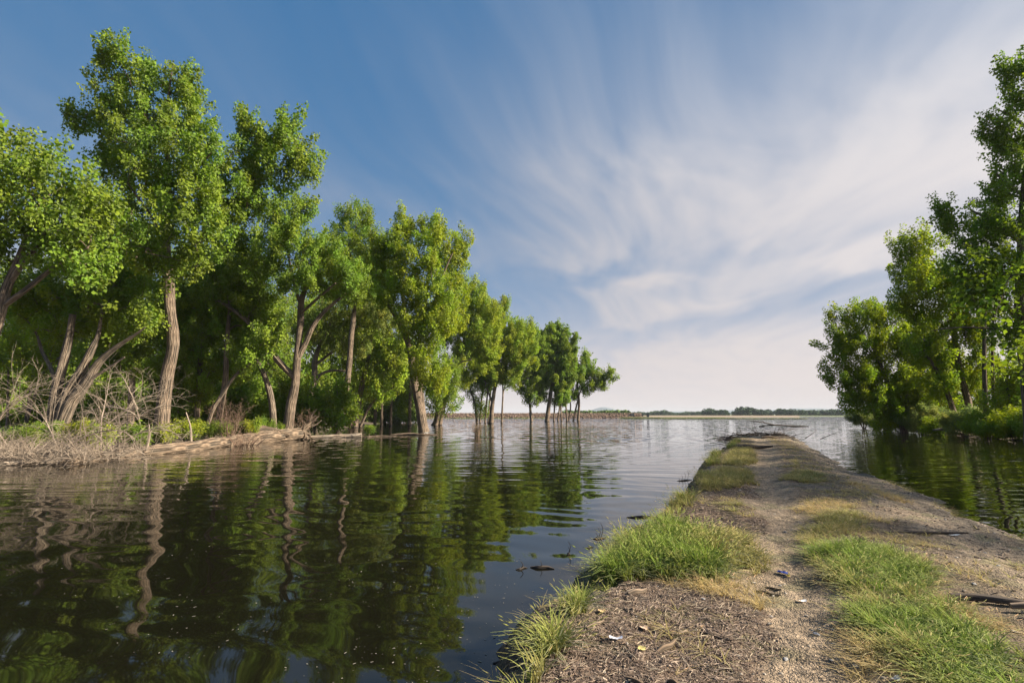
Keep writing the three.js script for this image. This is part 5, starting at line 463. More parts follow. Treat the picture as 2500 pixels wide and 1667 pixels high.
function soil(x, z) {                         // colour of the ground by what lies there: pale silt in the tracks, brown earth, bark mulch, gravel
  const w = 0.22 * nz(x * 1.3, z * 1.3, 2.7) + 0.12 * nz(x * 4.1, z * 4.1, 7.7);
  let c = [0.26, 0.195, 0.135];
  const mix = (d, t) => { c = c.map((v, i) => lerp(v, d[i], clamp(t))); };
  mix([0.23, 0.19, 0.155], smooth(0.0, 0.4, nz(x * 0.8, z * 0.8, 12.2)));
  const t = Math.min(polyDistance(TRACKS[0], x, z), polyDistance(TRACKS[1], x, z) * 0.8);
  mix([0.46, 0.36, 0.26], 1 - smooth(0.34, 0.66, t + w));
  let m = -Infinity; for (const p of MULCH_PATCHES) m = Math.max(m, edgeDistance(p, x, z));
  mix([0.21, 0.15, 0.11], smooth(-0.12, 0.18, m + w * 0.8));
  mix([0.28, 0.235, 0.185], (1 - smooth(0.3, 1.2, along(EDGE_RIGHT, z) - x + w * 2)) * 0.8);
  mix([0.24, 0.24, 0.11], 0.5 * smooth(0.15, 0.4, nz(x * 2.2 + 4, z * 2.2, 17)));
  const v = 1 + 0.3 * nz(x * 9, z * 9, 5) + 0.3 * nz(x * 23, z * 23, 8) + 0.22 * nz(x * 3, z * 3, 18);
  return c.map((q) => q * v);
}
function heightSheet(xs, zs, f, col) {        // xs(i, j), zs(j) -> height field
  const pos = [], uv = [], idx = [], cl = [], nI = xs.n, nJ = zs.length;
  for (let j = 0; j < nJ; j++) for (let i = 0; i < nI; i++) { const z = zs[j], x = xs.at(i, z); pos.push(x, f(x, z), z); uv.push(x, z); if (col) cl.push(...col(x, z)); }
  for (let j = 0; j < nJ - 1; j++) for (let i = 0; i < nI - 1; i++) { const a = j * nI + i, b = a + nI; idx.push(a, a + 1, b, a + 1, b + 1, b); }
  return geo(pos, null, uv, idx, col ? cl : null);
}
const dirtBump = texture(1024, 1024, (u, v) => {
  const h = 0.3 * pnoise(u * 24, v * 24, 24, 24, 1) + 0.25 * pnoise(u * 70, v * 70, 70, 70, 2) + 0.25 * pnoise(u * 180, v * 180, 180, 180, 3) + 0.2 * pnoise(u * 400, v * 400, 400, 400, 4); return [h, h, h];
});
const dirtColor = texture(1024, 1024, (u, v) => {
  const a = pnoise(u * 300, v * 300, 300, 300, 5), b = pnoise(u * 110, v * 110, 110, 110, 6), c = pnoise(u * 17, v * 17, 17, 17, 7);
  const k = 0.76 + 0.36 * (a - 0.5) + 0.34 * (b - 0.5) + 0.22 * (c - 0.5) + (a > 0.88 ? 0.2 : 0) - (b > 0.84 ? 0.22 : 0); return [k, k * 0.985, k * 0.965];
}, true);
for (const t of [dirtBump, dirtColor]) t.repeat.set(0.55, 0.55);
M.dirt = new THREE.MeshStandardMaterial({ color: 0xffffff, vertexColors: true, map: dirtColor, bumpMap: dirtBump, bumpScale: 0.05, roughness: 0.97 });
{
  const zs = []; for (let z = 10; z > -1;) { zs.push(z); z -= 0.25; } for (let z = -1, st = 0.03; z > TIP - 3.5; z -= st) { zs.push(z); st = 0.03 + 0.006 * Math.max(0, -z - 3); }
  const N = 260, xs = { n: N, at: (i, z) => { const a = along(EDGE_LEFT, z) - 1.6, b = along(EDGE_RIGHT, z) + 2.6; return lerp(a, b, i / (N - 1)); } };
  const c = structure('causeway', heightSheet(xs, zs, causewayHeight, soil), M.dirt);
}
// ---------------------------------------------------------------- banks
const bankDirt = new THREE.MeshStandardMaterial({ color: rgb(0.17, 0.13, 0.09), map: dirtColor, bumpMap: dirtBump, bumpScale: 0.05, roughness: 1 });
const WOOD_SHORE = [[20, -9], [5, -17], [-12, -19.6], [-19, -18.6], [-24.5, -19.4], [-27, -18], [-34.5, -18.2], [-42, -17.6], [-47, -19], [-60, -23], [-80, -25], [-122, -30], [-200, -60], [-260, -90]];
function shoreX(table, z) { for (let i = 0; i < table.length - 1; i++) if (z >= table[i + 1][0]) return lerp(table[i][1], table[i + 1][1], clamp((z - table[i][0]) / (table[i + 1][0] - table[i][0]))); return table[table.length - 1][1]; }
const woodHeight = (x, z) => { const d = shoreX(WOOD_SHORE, z) - x + 0.6 * nz(x * 0.5, z * 0.5, 2); return d < 0 ? d * 0.4 : 0.5 * smooth(0, 5, d) + 0.4 * smooth(5, 60, d) + 0.06 * nz(x, z, 3) * smooth(0, 2, d); };
{
  const zs = []; for (let z = 20; z > -262; z -= z > -60 ? 0.8 : 3) zs.push(z);
  structure('wood_floor', heightSheet({ n: 70, at: (i, z) => shoreX(WOOD_SHORE, z) + 3 - 170 * Math.pow(1 - i / 69, 2.2) }, zs, woodHeight), bankDirt);
}
const BANK_SHORE = [[30, 17], [12, 20], [0, 22.5], [-10, 26], [-20, 29.5], [-30, 33], [-39, 38], [-47, 40.5], [-62, 47], [-75, 58], [-82, 80], [-90, 120]];
const bankHeight = (x, z) => { const d = (x - shoreX(BANK_SHORE, z)) * 0.8 + 0.6 * nz(x * 0.4, z * 0.4, 7); return d < 0 ? d * 0.4 : 0.5 * smooth(0, 4, d) + 0.6 * smooth(4, 40, d) + 0.06 * nz(x, z, 5); };
{
  const zs = []; for (let z = 30; z > -90; z -= 1) zs.push(z);
  structure('shrubby_bank', heightSheet({ n: 60, at: (i, z) => shoreX(BANK_SHORE, z) - 3 + 130 * Math.pow(i / 59, 2.2) }, zs, bankHeight), bankDirt);
}

// ---------------------------------------------------------------- the far side of the lake
{
  const R = rand(31);
  // rock-faced dam
  const dam = thing('dam', 'long low dam faced with reddish rock behind the flooded trees', 'dam', [-70, 0, -322]);
  const section = new THREE.Shape([[-7, -0.6], [7, -0.6], [7, 2.6], [2.5, 3.1], [-2.5, 3.1], [-7, -0.4]].map((p) => new THREE.Vector2(p[0], p[1])));
  const body = new THREE.ExtrudeGeometry(section, { depth: 300, bevelEnabled: false, steps: 1 });
  body.rotateY(Math.PI / 2); body.translate(-150, 0, 0);                     // section's -x faces the camera side after the turn
  part('embankment', body, new THREE.MeshStandardMaterial({ color: rgb(0.15, 0.105, 0.08), roughness: 1 }), dam);
  const rock = new THREE.IcosahedronGeometry(0.5, 0), p = rock.attributes.position;
  for (let i = 0; i < p.count; i++) { const k = 0.8 + 0.35 * nz(p.getX(i) * 3, p.getY(i) * 3, p.getZ(i) * 3); p.setXYZ(i, p.getX(i) * k * 1.2, p.getY(i) * k * 0.8, p.getZ(i) * k); }
  rock.computeVertexNormals();
  const mats = [], cols = [], q = new THREE.Quaternion();
  for (let i = 0; i < 5200; i++) {
    const t = Math.pow(R(), 0.9), z = lerp(7.2, 2.4, t) + (R() - 0.5) * 0.5, y = lerp(-0.2, 3.1, t), s = 0.55 + 0.9 * R() * R();
    q.setFromEuler(new THREE.Euler(R() * 6, R() * 6, R() * 6));
    mats.push(new THREE.Matrix4().compose(V((R() - 0.5) * 299, y, z), q, V(s, s, s)));
    const v = 0.6 + 0.75 * R(), w = R() < 0.12 ? 1.6 : 1; cols.push(rgb(0.21 * v * w, (0.135 + 0.02 * R()) * v * w, 0.105 * v * w));
  }
  scatter('riprap', rock, new THREE.MeshStandardMaterial({ color: 0xffffff, roughness: 1 }), mats, cols, dam);
  // low sandy dike beyond
  const dike = thing('sandy_dike', 'thin pale sandy dike running on from the rock dam', 'dike', [165, 0, -520]);
  const ds = new THREE.ExtrudeGeometry(new THREE.Shape([[-6, -0.5], [6, -0.5], [2, 1.5], [-2, 1.5]].map((v) => new THREE.Vector2(v[0], v[1]))), { depth: 230, bevelEnabled: false });
  ds.rotateY(Math.PI / 2 - 0.06); ds.translate(-115, 0, 0);
  part('bank', ds, new THREE.MeshStandardMaterial({ color: rgb(0.30, 0.24, 0.175), roughness: 1 }), dike);
  // intake works at the end of the dam
  const works = thing('intake_works', 'small dark intake works at the end of the rock dam', 'structure', [75, 0, -318]);
  const iron = new THREE.MeshStandardMaterial({ color: rgb(0.05, 0.06, 0.07), roughness: 0.7 });
  const box = (w, h, d, x, y, z) => new THREE.BoxGeometry(w, h, d).translate(x, y, z);
  part('gate_house', box(2.2, 2.6, 2, -1, 1.5, 0), iron, works);
  part('deck', box(12, 0.35, 2, 3, 0.9, 0.2), iron, works);
  for (const x of [3, 5.4, 8.4]) part('post', box(0.5, 3.4, 0.5, x, 0.9, 0.3), iron, works);
  part('winch_frame', box(2.6, 0.35, 0.6, 6.9, 2.6, 0.3), iron, works);
  part('winch_house', box(1.3, 2.2, 1.2, 8.6, 2.0, 0.1), iron, works);

  // far shore land and woods
  const land = structure('far_shore', heightSheet({ n: 90, at: (i) => -400 + i * 30 }, [-640, -760, -800, -812, -830, -900, -1200, -2000, -3500, -5000], (x, z) => {
    const s = -810 - (x < 330 ? (330 - x) * 0.7 : 0); return z > s ? -1 : 1.2 + 4 * smooth(0, 2500, s - z); }), new THREE.MeshStandardMaterial({ color: rgb(0.12, 0.15, 0.06), roughness: 1 }));
  const fp = [], fn = [], fi = [];            // one far tree: a hundred leaf sprays in a loose crown
  for (let i = 0; i < 170; i++) {
    const a = R() * 6.283, c = R() * 2 - 1, rr = Math.pow(R(), 0.4), s = Math.sqrt(1 - c * c), o = V(Math.cos(a) * s * rr, c * rr * 0.95 + 1.1, Math.sin(a) * s * rr);
    const n = V(R() - 0.5, R() * 0.9, R() - 0.5).normalize(), u = V(R() - 0.5, R() - 0.5, R() - 0.5).cross(n).normalize().multiplyScalar(0.2), v = n.clone().cross(u).multiplyScalar(0.8), b = fp.length / 3;
    for (const [e, f] of [[-1, -0.3], [0.2, -1], [1, 0.2], [-0.3, 1]]) { const t = o.clone().addScaledVector(u, e).addScaledVector(v, f); fp.push(t.x, t.y, t.z); fn.push(n.x, n.y, n.z); }
    fi.push(b, b + 1, b + 2, b, b + 2, b + 3);
  }
  const crown = geo(fp, fn, null, fi), leafMat = new THREE.MeshStandardMaterial({ color: 0xffffff, roughness: 1 });
  const wood = (name, label, n, place, tone) => {
    const m = [], c = [];
    for (let i = 0; i < n; i++) { const [x, z, s, w] = place(i, n), v = 0.75 + 0.5 * R(); m.push(new THREE.Matrix4().compose(V(x, 0.6, z), new THREE.Quaternion().setFromAxisAngle(UP, R() * 6), V(s * w, s, s * w))); c.push(rgb(tone[0] * v, tone[1] * v, tone[2] * v)); }
    const o = scatter(name, crown, leafMat, m, c, scene); o.name = numbered(name); tag(o, label, 'trees');
  };
  wood('far_wood', 'dense dark far wood along the lakeshore ending at the sandy dike', 420, () => { const x = 320 + 640 * R(); return [x, -825 - 60 * R(), (4.6 + 2.4 * R()) * (0.75 + 0.75 * nz(x * 0.035, 3)), 1.1 + 0.4 * R()]; }, [0.055, 0.10, 0.04]);
  wood('far_wood', 'thin hazy line of trees on the horizon behind the sandy dike', 260, () => { const x = 130 + 330 * R(); return [x, -1080 - 50 * R(), (4.0 + 2.6 * R() * R()) * (0.8 + 0.7 * nz(x * 0.03, 8)), 1.2 + 0.5 * R()]; }, [0.06, 0.11, 0.045]);
  wood('far_wood', 'pale green scrub along the crest behind the rock dam', 40, () => [36 + 42 * R(), -345 - 20 * R(), 1.7 + 0.9 * R(), 1.5], [0.13, 0.20, 0.05]);
  // hills
  const hill = (x0, x1, z, prof, seed) => { const xs = { n: 90, at: (i) => lerp(x0, x1, i / 89) }, zs = []; for (let k = -10; k <= 10; k++) zs.push(z - k * 90);
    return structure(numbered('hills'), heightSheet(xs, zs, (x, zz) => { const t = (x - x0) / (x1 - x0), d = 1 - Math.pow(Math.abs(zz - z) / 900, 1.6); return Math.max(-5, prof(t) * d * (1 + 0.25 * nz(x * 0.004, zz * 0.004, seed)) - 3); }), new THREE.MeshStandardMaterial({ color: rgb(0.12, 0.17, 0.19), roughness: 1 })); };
  hill(700, 1330, -6000, (t) => 100 * Math.pow(Math.sin(Math.PI * clamp(t)), 1.3) * (0.62 + 0.38 * smooth(0.3, 0.62, t)) , 1);
  hill(2000, 4600, -6000, (t) => 90 * Math.pow(Math.sin(Math.PI * clamp(t)), 0.6) * (0.8 + 0.25 * nz(t * 6, 2.2)), 2);
  hill(1500, 2400, -6400, (t) => 52 * Math.pow(Math.sin(Math.PI * clamp(t)), 0.8), 3);
}
scene.fog = new THREE.FogExp2(rgb(0.72, 0.80, 0.90), 0.00009);

// ---------------------------------------------------------------- trees, shrubs and weeds
TREES.forEach(makeTree);

{ // the thicket that closes the back of the wood: one mass of leaves
  const R = rand(2024), m = [], c = [];
  for (let i = 0; i < 15000; i++) {
    const t = R(), x = lerp(-150, -24, t), z = lerp(-72, -128, t) + (R() - 0.5) * 16, top = 11 + 6 * nz(x * 0.15, z * 0.15, 5), y = 0.4 + top * Math.pow(R(), 1.25);
    if (nz(x * 0.3, y * 0.35, z * 0.3) < -0.28) continue;
    const s = 1.0 + 0.8 * R(), v = 0.7 + 0.5 * R();
    m.push(new THREE.Matrix4().compose(V(x, y, z), new THREE.Quaternion().setFromEuler(new THREE.Euler((R() - 0.5) * 2, R() * 6.283, (R() - 0.5) * 2)), V(s, s, s)));
    c.push(rgb(0.140 * v, 0.215 * v, 0.020 * v));
  }
  const o = scatter('thicket', SPRIG.far[0], M.leaf, m, c, scene); tag(o, 'dim mass of leaves closing the back of the flooded wood', 'thicket');
}
// ---------------------------------------------------------------- fallen logs and dead wood
{
  const log = thing('fallen_log', 'long pale fallen log lying along the water edge', 'log', [-17.6, 0, -30]);
  const path = sampleCurve([[-16.9, 0.06, -19.8, 0.22], [-18.0, 0.10, -23.6, 0.29], [-17.35, 0.14, -27, 0.35], [-17.9, 0.22, -34.6, 0.44], [-17.2, 0.36, -39.6, 0.54], [-16.9, 0.40, -41.6, 0.50]].map((p) => [p[0] + 17.6, p[1], p[2] + 30, p[3]]), 0.25);
  part('trunk', tube(path, 64, { rough: 0.16, seed: 5, ridge: 0.22 }), M.log, log);
  for (const [x, y, z, a, b, l] of [[0.2, 0.5, 5.2, 0.1, 0.1, 0.95], [0.3, 0.55, 1.9, -0.25, 0.3, 1.5]])
    part('branch_stub', tube(sampleCurve([[x, y - 0.3, z, 0.07], [x + a * 0.5 + 0.08, y + l * 0.45, z + b * 0.4, 0.05], [x + a, y + l, z + b, 0.025]], 0.15), 8, { rough: 0.2, seed: 3 }), M.dead, log);
  const roots = rand(77);                     // torn roots at the far end
  for (let i = 0; i < 15; i++) {
    const a = roots() * 6.283, l = 0.9 + 1.2 * roots(), c = [0.9, 0.75, -11.4], pts = [[c[0] - 0.3, c[1] - 0.2, c[2], 0.13]];
    for (let k = 1; k < 5; k++) pts.push([c[0] + 0.35 * k * 0.5 * l * (0.4 + 0.5 * roots()), Math.max(0.02, c[1] + Math.sin(a) * k * 0.26 * l + (roots() - 0.5) * 0.3), c[2] + Math.cos(a) * k * 0.28 * l + (roots() - 0.5) * 0.3, 0.11 - 0.021 * k]);
    part('root', tube(sampleCurve(pts, 0.18), 6, { rough: 0.15, seed: i }), M.log, log);
  }
  const slab = thing('split_log', 'short split log with yellow torn wood resting on the long log', 'log', [-18.1, 0.62, -38]);
  part('trunk', tube(sampleCurve([[-1.4, 0.15, 0.4, 0.22], [-0.4, 0.22, 0.2, 0.34], [0.6, 0.1, -0.3, 0.3], [1.5, -0.2, -0.8, 0.12]], 0.12), 24, { rough: 0.4, seed: 9, ridge: 0.3 }), M.log, slab);
  part('torn_end', tube(sampleCurve([[-1.7, 0.12, 0.45, 0.10], [-1.35, 0.15, 0.4, 0.21]], 0.06), 12, { rough: 0.5, seed: 4 }), M.cutWood, slab);
  const thin = thing('drift_log', 'straight grey drift log floating beyond the torn roots', 'log', [-15.3, 0, -44.5]);
  part('trunk', tube(sampleCurve([[-2.6, 0.02, 0.6, 0.14], [0, 0.04, 0, 0.2], [2.3, 0.12, -0.5, 0.24]], 0.2), 12, { rough: 0.14, seed: 2 }), M.dead, thin);
  const pale = thing('drift_log', 'bleached log end poking from the brush heap into the water', 'log', [-19.3, 0, -19.6]);
  part('trunk', tube(sampleCurve([[-2, 0.05, 0.9, 0.1], [-0.4, 0.06, 0.1, 0.11], [0.3, 0.08, -0.4, 0.09], [0.9, 0.1, -0.8, 0.02]], 0.12), 9, { rough: 0.3, seed: 8 }), M.dead, pale);
  const mat = thing('floating_plank', 'flat reddish bark slab floating round the leaning cottonwood foot', 'driftwood', [-9.4, 0, -50.2]);
  part('bark_slab', tube(sampleCurve([[-2.2, 0.02, 0.4, 0.05], [-0.6, 0.04, 0.3, 0.16], [0.9, 0.04, 0.5, 0.14], [2.2, 0.02, 0.1, 0.04]], 0.2), 8, { rough: 0.4, seed: 6 }), M.log, mat);
  const strip = thing('floating_plank', 'thin red strip of bark floating between drift log and cottonwood', 'driftwood', [-12.0, 0, -46.5]);
  part('bark_slab', tube(sampleCurve([[-1.1, 0.01, 0.3, 0.03], [0, 0.02, 0, 0.09], [1.6, 0.01, -0.3, 0.04]], 0.2), 6, { rough: 0.4, seed: 7 }), M.log, strip);
}
// a dead branch: a curved stem with hooked twigs
function deadBranch(seed, start, dir, length, r, curl, depth, twigs, out, stems) {
  const R = rand(seed), p = V(...start), d = V(...dir).normalize(), n = Math.max(5, Math.round(length / 0.16)), path = [], bend = V((R() - 0.5), -curl, (R() - 0.5)).multiplyScalar(1 / n);
  for (let i = 0; i <= n; i++) {
    path.push([p.x, Math.max(p.y, 0.01), p.z, r * (1 - 0.82 * i / n)]);
    d.add(bend).add(V((R() - 0.5) * 0.12, (R() - 0.5) * 0.12, (R() - 0.5) * 0.12)).normalize(); p.addScaledVector(d, length / n);
    if (depth > 0 && i > n * 0.15 && R() < twigs) {
      const side = V(R() - 0.5, R() * 0.9 - 0.25, R() - 0.5).normalize(), e = d.clone().multiplyScalar(0.75).add(side).normalize();
      deadBranch(Math.floor(R() * 1e9), [p.x, p.y, p.z], [e.x, e.y, e.z], length * (0.30 + 0.32 * R()) * (1.1 - 0.6 * i / n), Math.max(0.007, r * 0.5 * (1 - 0.6 * i / n)), curl * 1.2 * (R() - 0.12), depth - 1, twigs * 0.75, out, out);
    }
  }
  (stems ?? out).push(tube(path, r > 0.03 ? 6 : r > 0.012 ? 4 : 3, { cap: false }));
}
function deadThing(name, label, category, at, material, group, list) {
  const g = thing(name, label, category, at, group);
  list.forEach((a) => { const tw = [], st = []; deadBranch(a[0], a[1], a[2], a[3], a[4], a[5], a[6] ?? 2, a[7] ?? 0.55, tw, st); const s = part('stem', mergeGeometries(st), material, g); if (tw.length) { const m = part('twigs', mergeGeometries(tw), material, s); m.userData.kind = 'stuff'; } });
  return g;
}
deadThing('dead_branch', 'bleached dead treetop standing against the tall bare trunk', 'dead wood', [-20.3, 0.3, -28.6], M.dead, null,
  [[11, [0, 0, 0], [-0.12, 1, 0.1], 2.2, 0.075, 0.2, 2, 0.3], [12, [-0.3, 1.9, 0.2], [-0.55, 1, 0.1], 2.7, 0.05, 0.25, 2, 0.75], [13, [-0.4, 1.6, 0.2], [-1, 0.9, 0.2], 3.6, 0.05, 1.5, 2, 0.75], [14, [-0.3, 1.4, 0.2], [0.9, 0.9, 0.1], 2.3, 0.04, 1.2, 2, 0.7], [15, [-0.2, 1.0, 0], [-1, 0.5, 0.3], 2.8, 0.04, 1.2, 2, 0.7], [16, [0, 0.6, 0], [1, 0.5, -0.2], 1.9, 0.035, 1.0, 2, 0.7], [17, [-0.2, 0.7, 0.1], [-1, 0.15, 0.4], 2.4, 0.035, 0.6, 2, 0.7]]);
{
  const R = rand(91);                         // the brush heap
  const heap = [[-0.4, -1.0, 4.6, 0.075, [0.45, 0.5, -0.1]], [0.3, -0.4, 3.9, 0.06, [-0.6, 1.0, 0]], [1.4, -0.6, 3.4, 0.06, [-0.7, 0.5, 0.2]], [1.7, -1.0, 3.2, 0.055, [0.55, 1.1, 0]], [-1.6, -0.6, 4.2, 0.06, [-0.5, 0.9, 0.1]], [-2.4, -0.4, 3.8, 0.06, [0.5, 0.35, 0.2]], [0.6, 0, 3.4, 0.05, [-1, 0.25, 0.1]], [-0.8, 0.2, 3.6, 0.05, [1, 0.35, 0.1]], [-3.4, -1.4, 4.6, 0.07, [0.2, 0.9, 0.1]], [0.9, -1.6, 4.0, 0.06, [-0.3, 1.1, -0.1]], [-1.2, 0.4, 2.8, 0.045, [0.6, 0.6, 0.3]], [2.2, -2.2, 3.0, 0.05, [-0.4, 0.5, 0.4]], [-2.2, 0.4, 2.9, 0.045, [-0.3, 0.5, 0.4]], [-0.2, -2.4, 4.3, 0.06, [0.25, 0.8, 0]]];
  heap.forEach(([x, z, l, r, d], i) => deadThing('dead_branch', 'bleached bent branch tangled in the pale brush heap at the water', 'dead wood', [-19.3 + x * 1.15, 0.12, -21.6 + z], M.dead, 'branches of the pale brush heap', [[200 + i * 7, [0, 0, 0], d, l * 1.05, r * 0.62, 1.3 + R() * 0.9, 2, 0.95]]));
  // fine dead twigs and straw filling the heap's foot
  const tw = []; for (let i = 0; i < 1000; i++) { const x = -19.8 + (R() - 0.5) * 7.5, z = -21.4 + (R() - 0.5) * 3.6; deadBranch(5000 + i, [x, 0.05 + R() * 0.4, z], [R() - 0.5, R() * 0.9, R() - 0.5], 0.6 + R() * 1.1, 0.013, 0.9, 0, 0, tw); }
  const litter = part('brush_litter', mergeGeometries(tw), M.dead, scene); litter.userData.kind = 'stuff'; tag(litter, 'tangle of fine dead twigs under the pale brush heap', 'twigs');
}
function deadShrub(label, at, n, h, spread, seed, material, name = 'dead_shrub') {
  const R = rand(seed), g = thing(name, label, 'shrub', at), tw = [], st = [];
  for (let i = 0; i < n; i++) { const a = R() * 6.283, s = spread * (0.3 + 0.7 * R()); deadBranch(Math.floor(R() * 1e9), [Math.cos(a) * s * 0.4, 0, Math.sin(a) * s * 0.4], [Math.cos(a) * s * 0.55, 0.9 + 0.4 * R(), Math.sin(a) * s * 0.55], h * (0.55 + 0.5 * R()), 0.02, 0.35, 2, 0.8, tw, st); }
  part('stems', mergeGeometries(st), material, g).userData.kind = 'stuff'; part('twigs', mergeGeometries(tw), material, g).userData.kind = 'stuff';
}
deadShrub('upright dead reddish shrub behind the middle of the log', [-18.6, 0.3, -34.3], 26, 2.2, 1.0, 61, M.redShrub);
deadShrub('low dead tangle hanging over the log into the water', [-16.7, 0.0, -32.6], 40, 0.95, 2.2, 62, M.redShrub);
deadShrub('dead scrub on top of the torn root mass', [-16.9, 0.7, -42.2], 22, 1.4, 1.3, 63, M.redShrub);
deadShrub('dry stalks at the foot of the sunny light green tree', [-24.2, 0.0, -78], 16, 2.4, 1.4, 64, M.redShrub);
deadShrub('pale dry reed tuft standing in open water', [-3.3, 0, -49], 30, 1.1, 0.7, 65, M.driftPale, 'reed_tuft');
for (const [x, z, l, a] of [[-14.9, -44.2, 0.9, 0.8], [-14.2, -44.4, 0.7, -0.6], [-13.5, -44.6, 1.0, 0.5], [-15.9, -43.2, 1.5, 0.9]])
  deadThing('dead_branch', 'thin dead twig sticking up beside the floating drift log', 'dead wood', [x, 0, z], M.dead, 'twigs by the drift log', [[Math.floor(x * -100), [0, 0, 0], [a, 1, 0.2], l, 0.02, 0.3, 1, 0.4]]);

// branch stranded in open water, driftwood by the bank
{
  const g = thing('drift_branch', 'dark forked branch stranded in open water past the causeway tip', 'driftwood', [46, 0, -86]);
  part('stem', tube(sampleCurve([[-5.0, 0.06, 0, 0.08], [-2.6, 0.24, 0, 0.13], [-0.2, 0.14, 0, 0.12], [3.2, 0.04, 0, 0.06]], 0.25), 7, { rough: 0.2 }), M.drift, g);
  part('fork', tube(sampleCurve([[-2.3, 0.24, 0, 0.1], [-4.0, 0.6, 0.2, 0.09], [-5.6, 0.85, 0.3, 0.07], [-7.2, 1.05, 0.2, 0.03]], 0.25), 7, { rough: 0.2 }), M.drift, g);
  part('twig', tube(sampleCurve([[-4.0, 0.6, 0.2, 0.04], [-4.6, 1.0, 0.2, 0.03], [-5.2, 1.15, 0.2, 0.015]], 0.2), 5), M.drift, g);
  const k = thing('driftwood_knee', 'bent pale driftwood knee at the foot of the bank shrubs', 'driftwood', [41.4, 0, -48.5]);
  part('wood', tube(sampleCurve([[-1.6, 0.5, -0.6, 0.05], [-0.7, 0.55, -0.2, 0.16], [0, 0.25, 0.2, 0.18], [0.9, 0.02, 0.6, 0.14]], 0.12), 9, { rough: 0.3, seed: 4 }), M.dead, k);
}
// ---------------------------------------------------------------- grass
function tuft(seed, n, h, wide, lean, ears) {
  const R = rand(seed), pos = [], nor = [], idx = [], col = [], SEG = 4;
  for (let i = 0; i < n; i++) {
    const a = R() * 6.283, rr = 0.05 * Math.sqrt(R()), x0 = Math.cos(a) * rr, z0 = Math.sin(a) * rr, L = h * (0.55 + 0.6 * R()), dir = a + (R() - 0.5) * 2, out = lean * (0.3 + R()), tx = -Math.sin(dir), tz = Math.cos(dir), b = pos.length / 3;
    const ear = R() < ears, droop = 0.4 + 0.6 * R();
    for (let k = 0; k <= SEG; k++) {
      const t = k / SEG, y = L * (t - 0.28 * out * droop * t * t * t * 2), o = L * out * t * t, x = x0 + Math.cos(dir) * o, z = z0 + Math.sin(dir) * o, w = wide * (1 - 0.85 * t) / 2;
      pos.push(x - tx * w, y, z - tz * w, x + tx * w, y, z + tz * w);
      const ny = 0.45 + 0.4 * t, nx = -Math.cos(dir) * 0.8, n3 = -Math.sin(dir) * 0.8, l = Math.hypot(nx, ny, n3); for (let c = 0; c < 2; c++) nor.push(nx / l, ny / l, n3 / l);
      col.push(1, 1, 1, 1, 1, 1);
      if (k < SEG) { const q = b + k * 2; idx.push(q, q + 1, q + 2, q + 1, q + 3, q + 2); }
    }
    if (ear) {                                // bristly seed head: a slim four-sided spindle
      const t = 0.86, ox = L * out * t * t, q = V(x0 + Math.cos(dir) * ox, L * t * 0.92, z0 + Math.sin(dir) * ox), d = V(Math.cos(dir) * (0.5 + out), 1, Math.sin(dir) * (0.5 + out)).normalize(), s = V(tx, 0, tz), u = s.clone().cross(d), e = pos.length / 3, len = 0.20, wd = 0.011;
      const push = (p, m) => { col.push(1.35, 1.15, 1.5); pos.push(p.x, p.y, p.z); nor.push(m.x, m.y, m.z); };
      push(q, d); for (const [v, k] of [[s, 1], [u, 1], [s, -1], [u, -1]]) push(q.clone().addScaledVector(d, len * 0.4).addScaledVector(v, wd * k), v.clone().multiplyScalar(k)); push(q.clone().addScaledVector(d, len), d);
      for (let k = 0; k < 4; k++) idx.push(e, e + 1 + k, e + 1 + (k + 1) % 4, e + 5, e + 1 + (k + 1) % 4, e + 1 + k);
    }
  }
  return geo(pos, nor, null, idx, col);
}
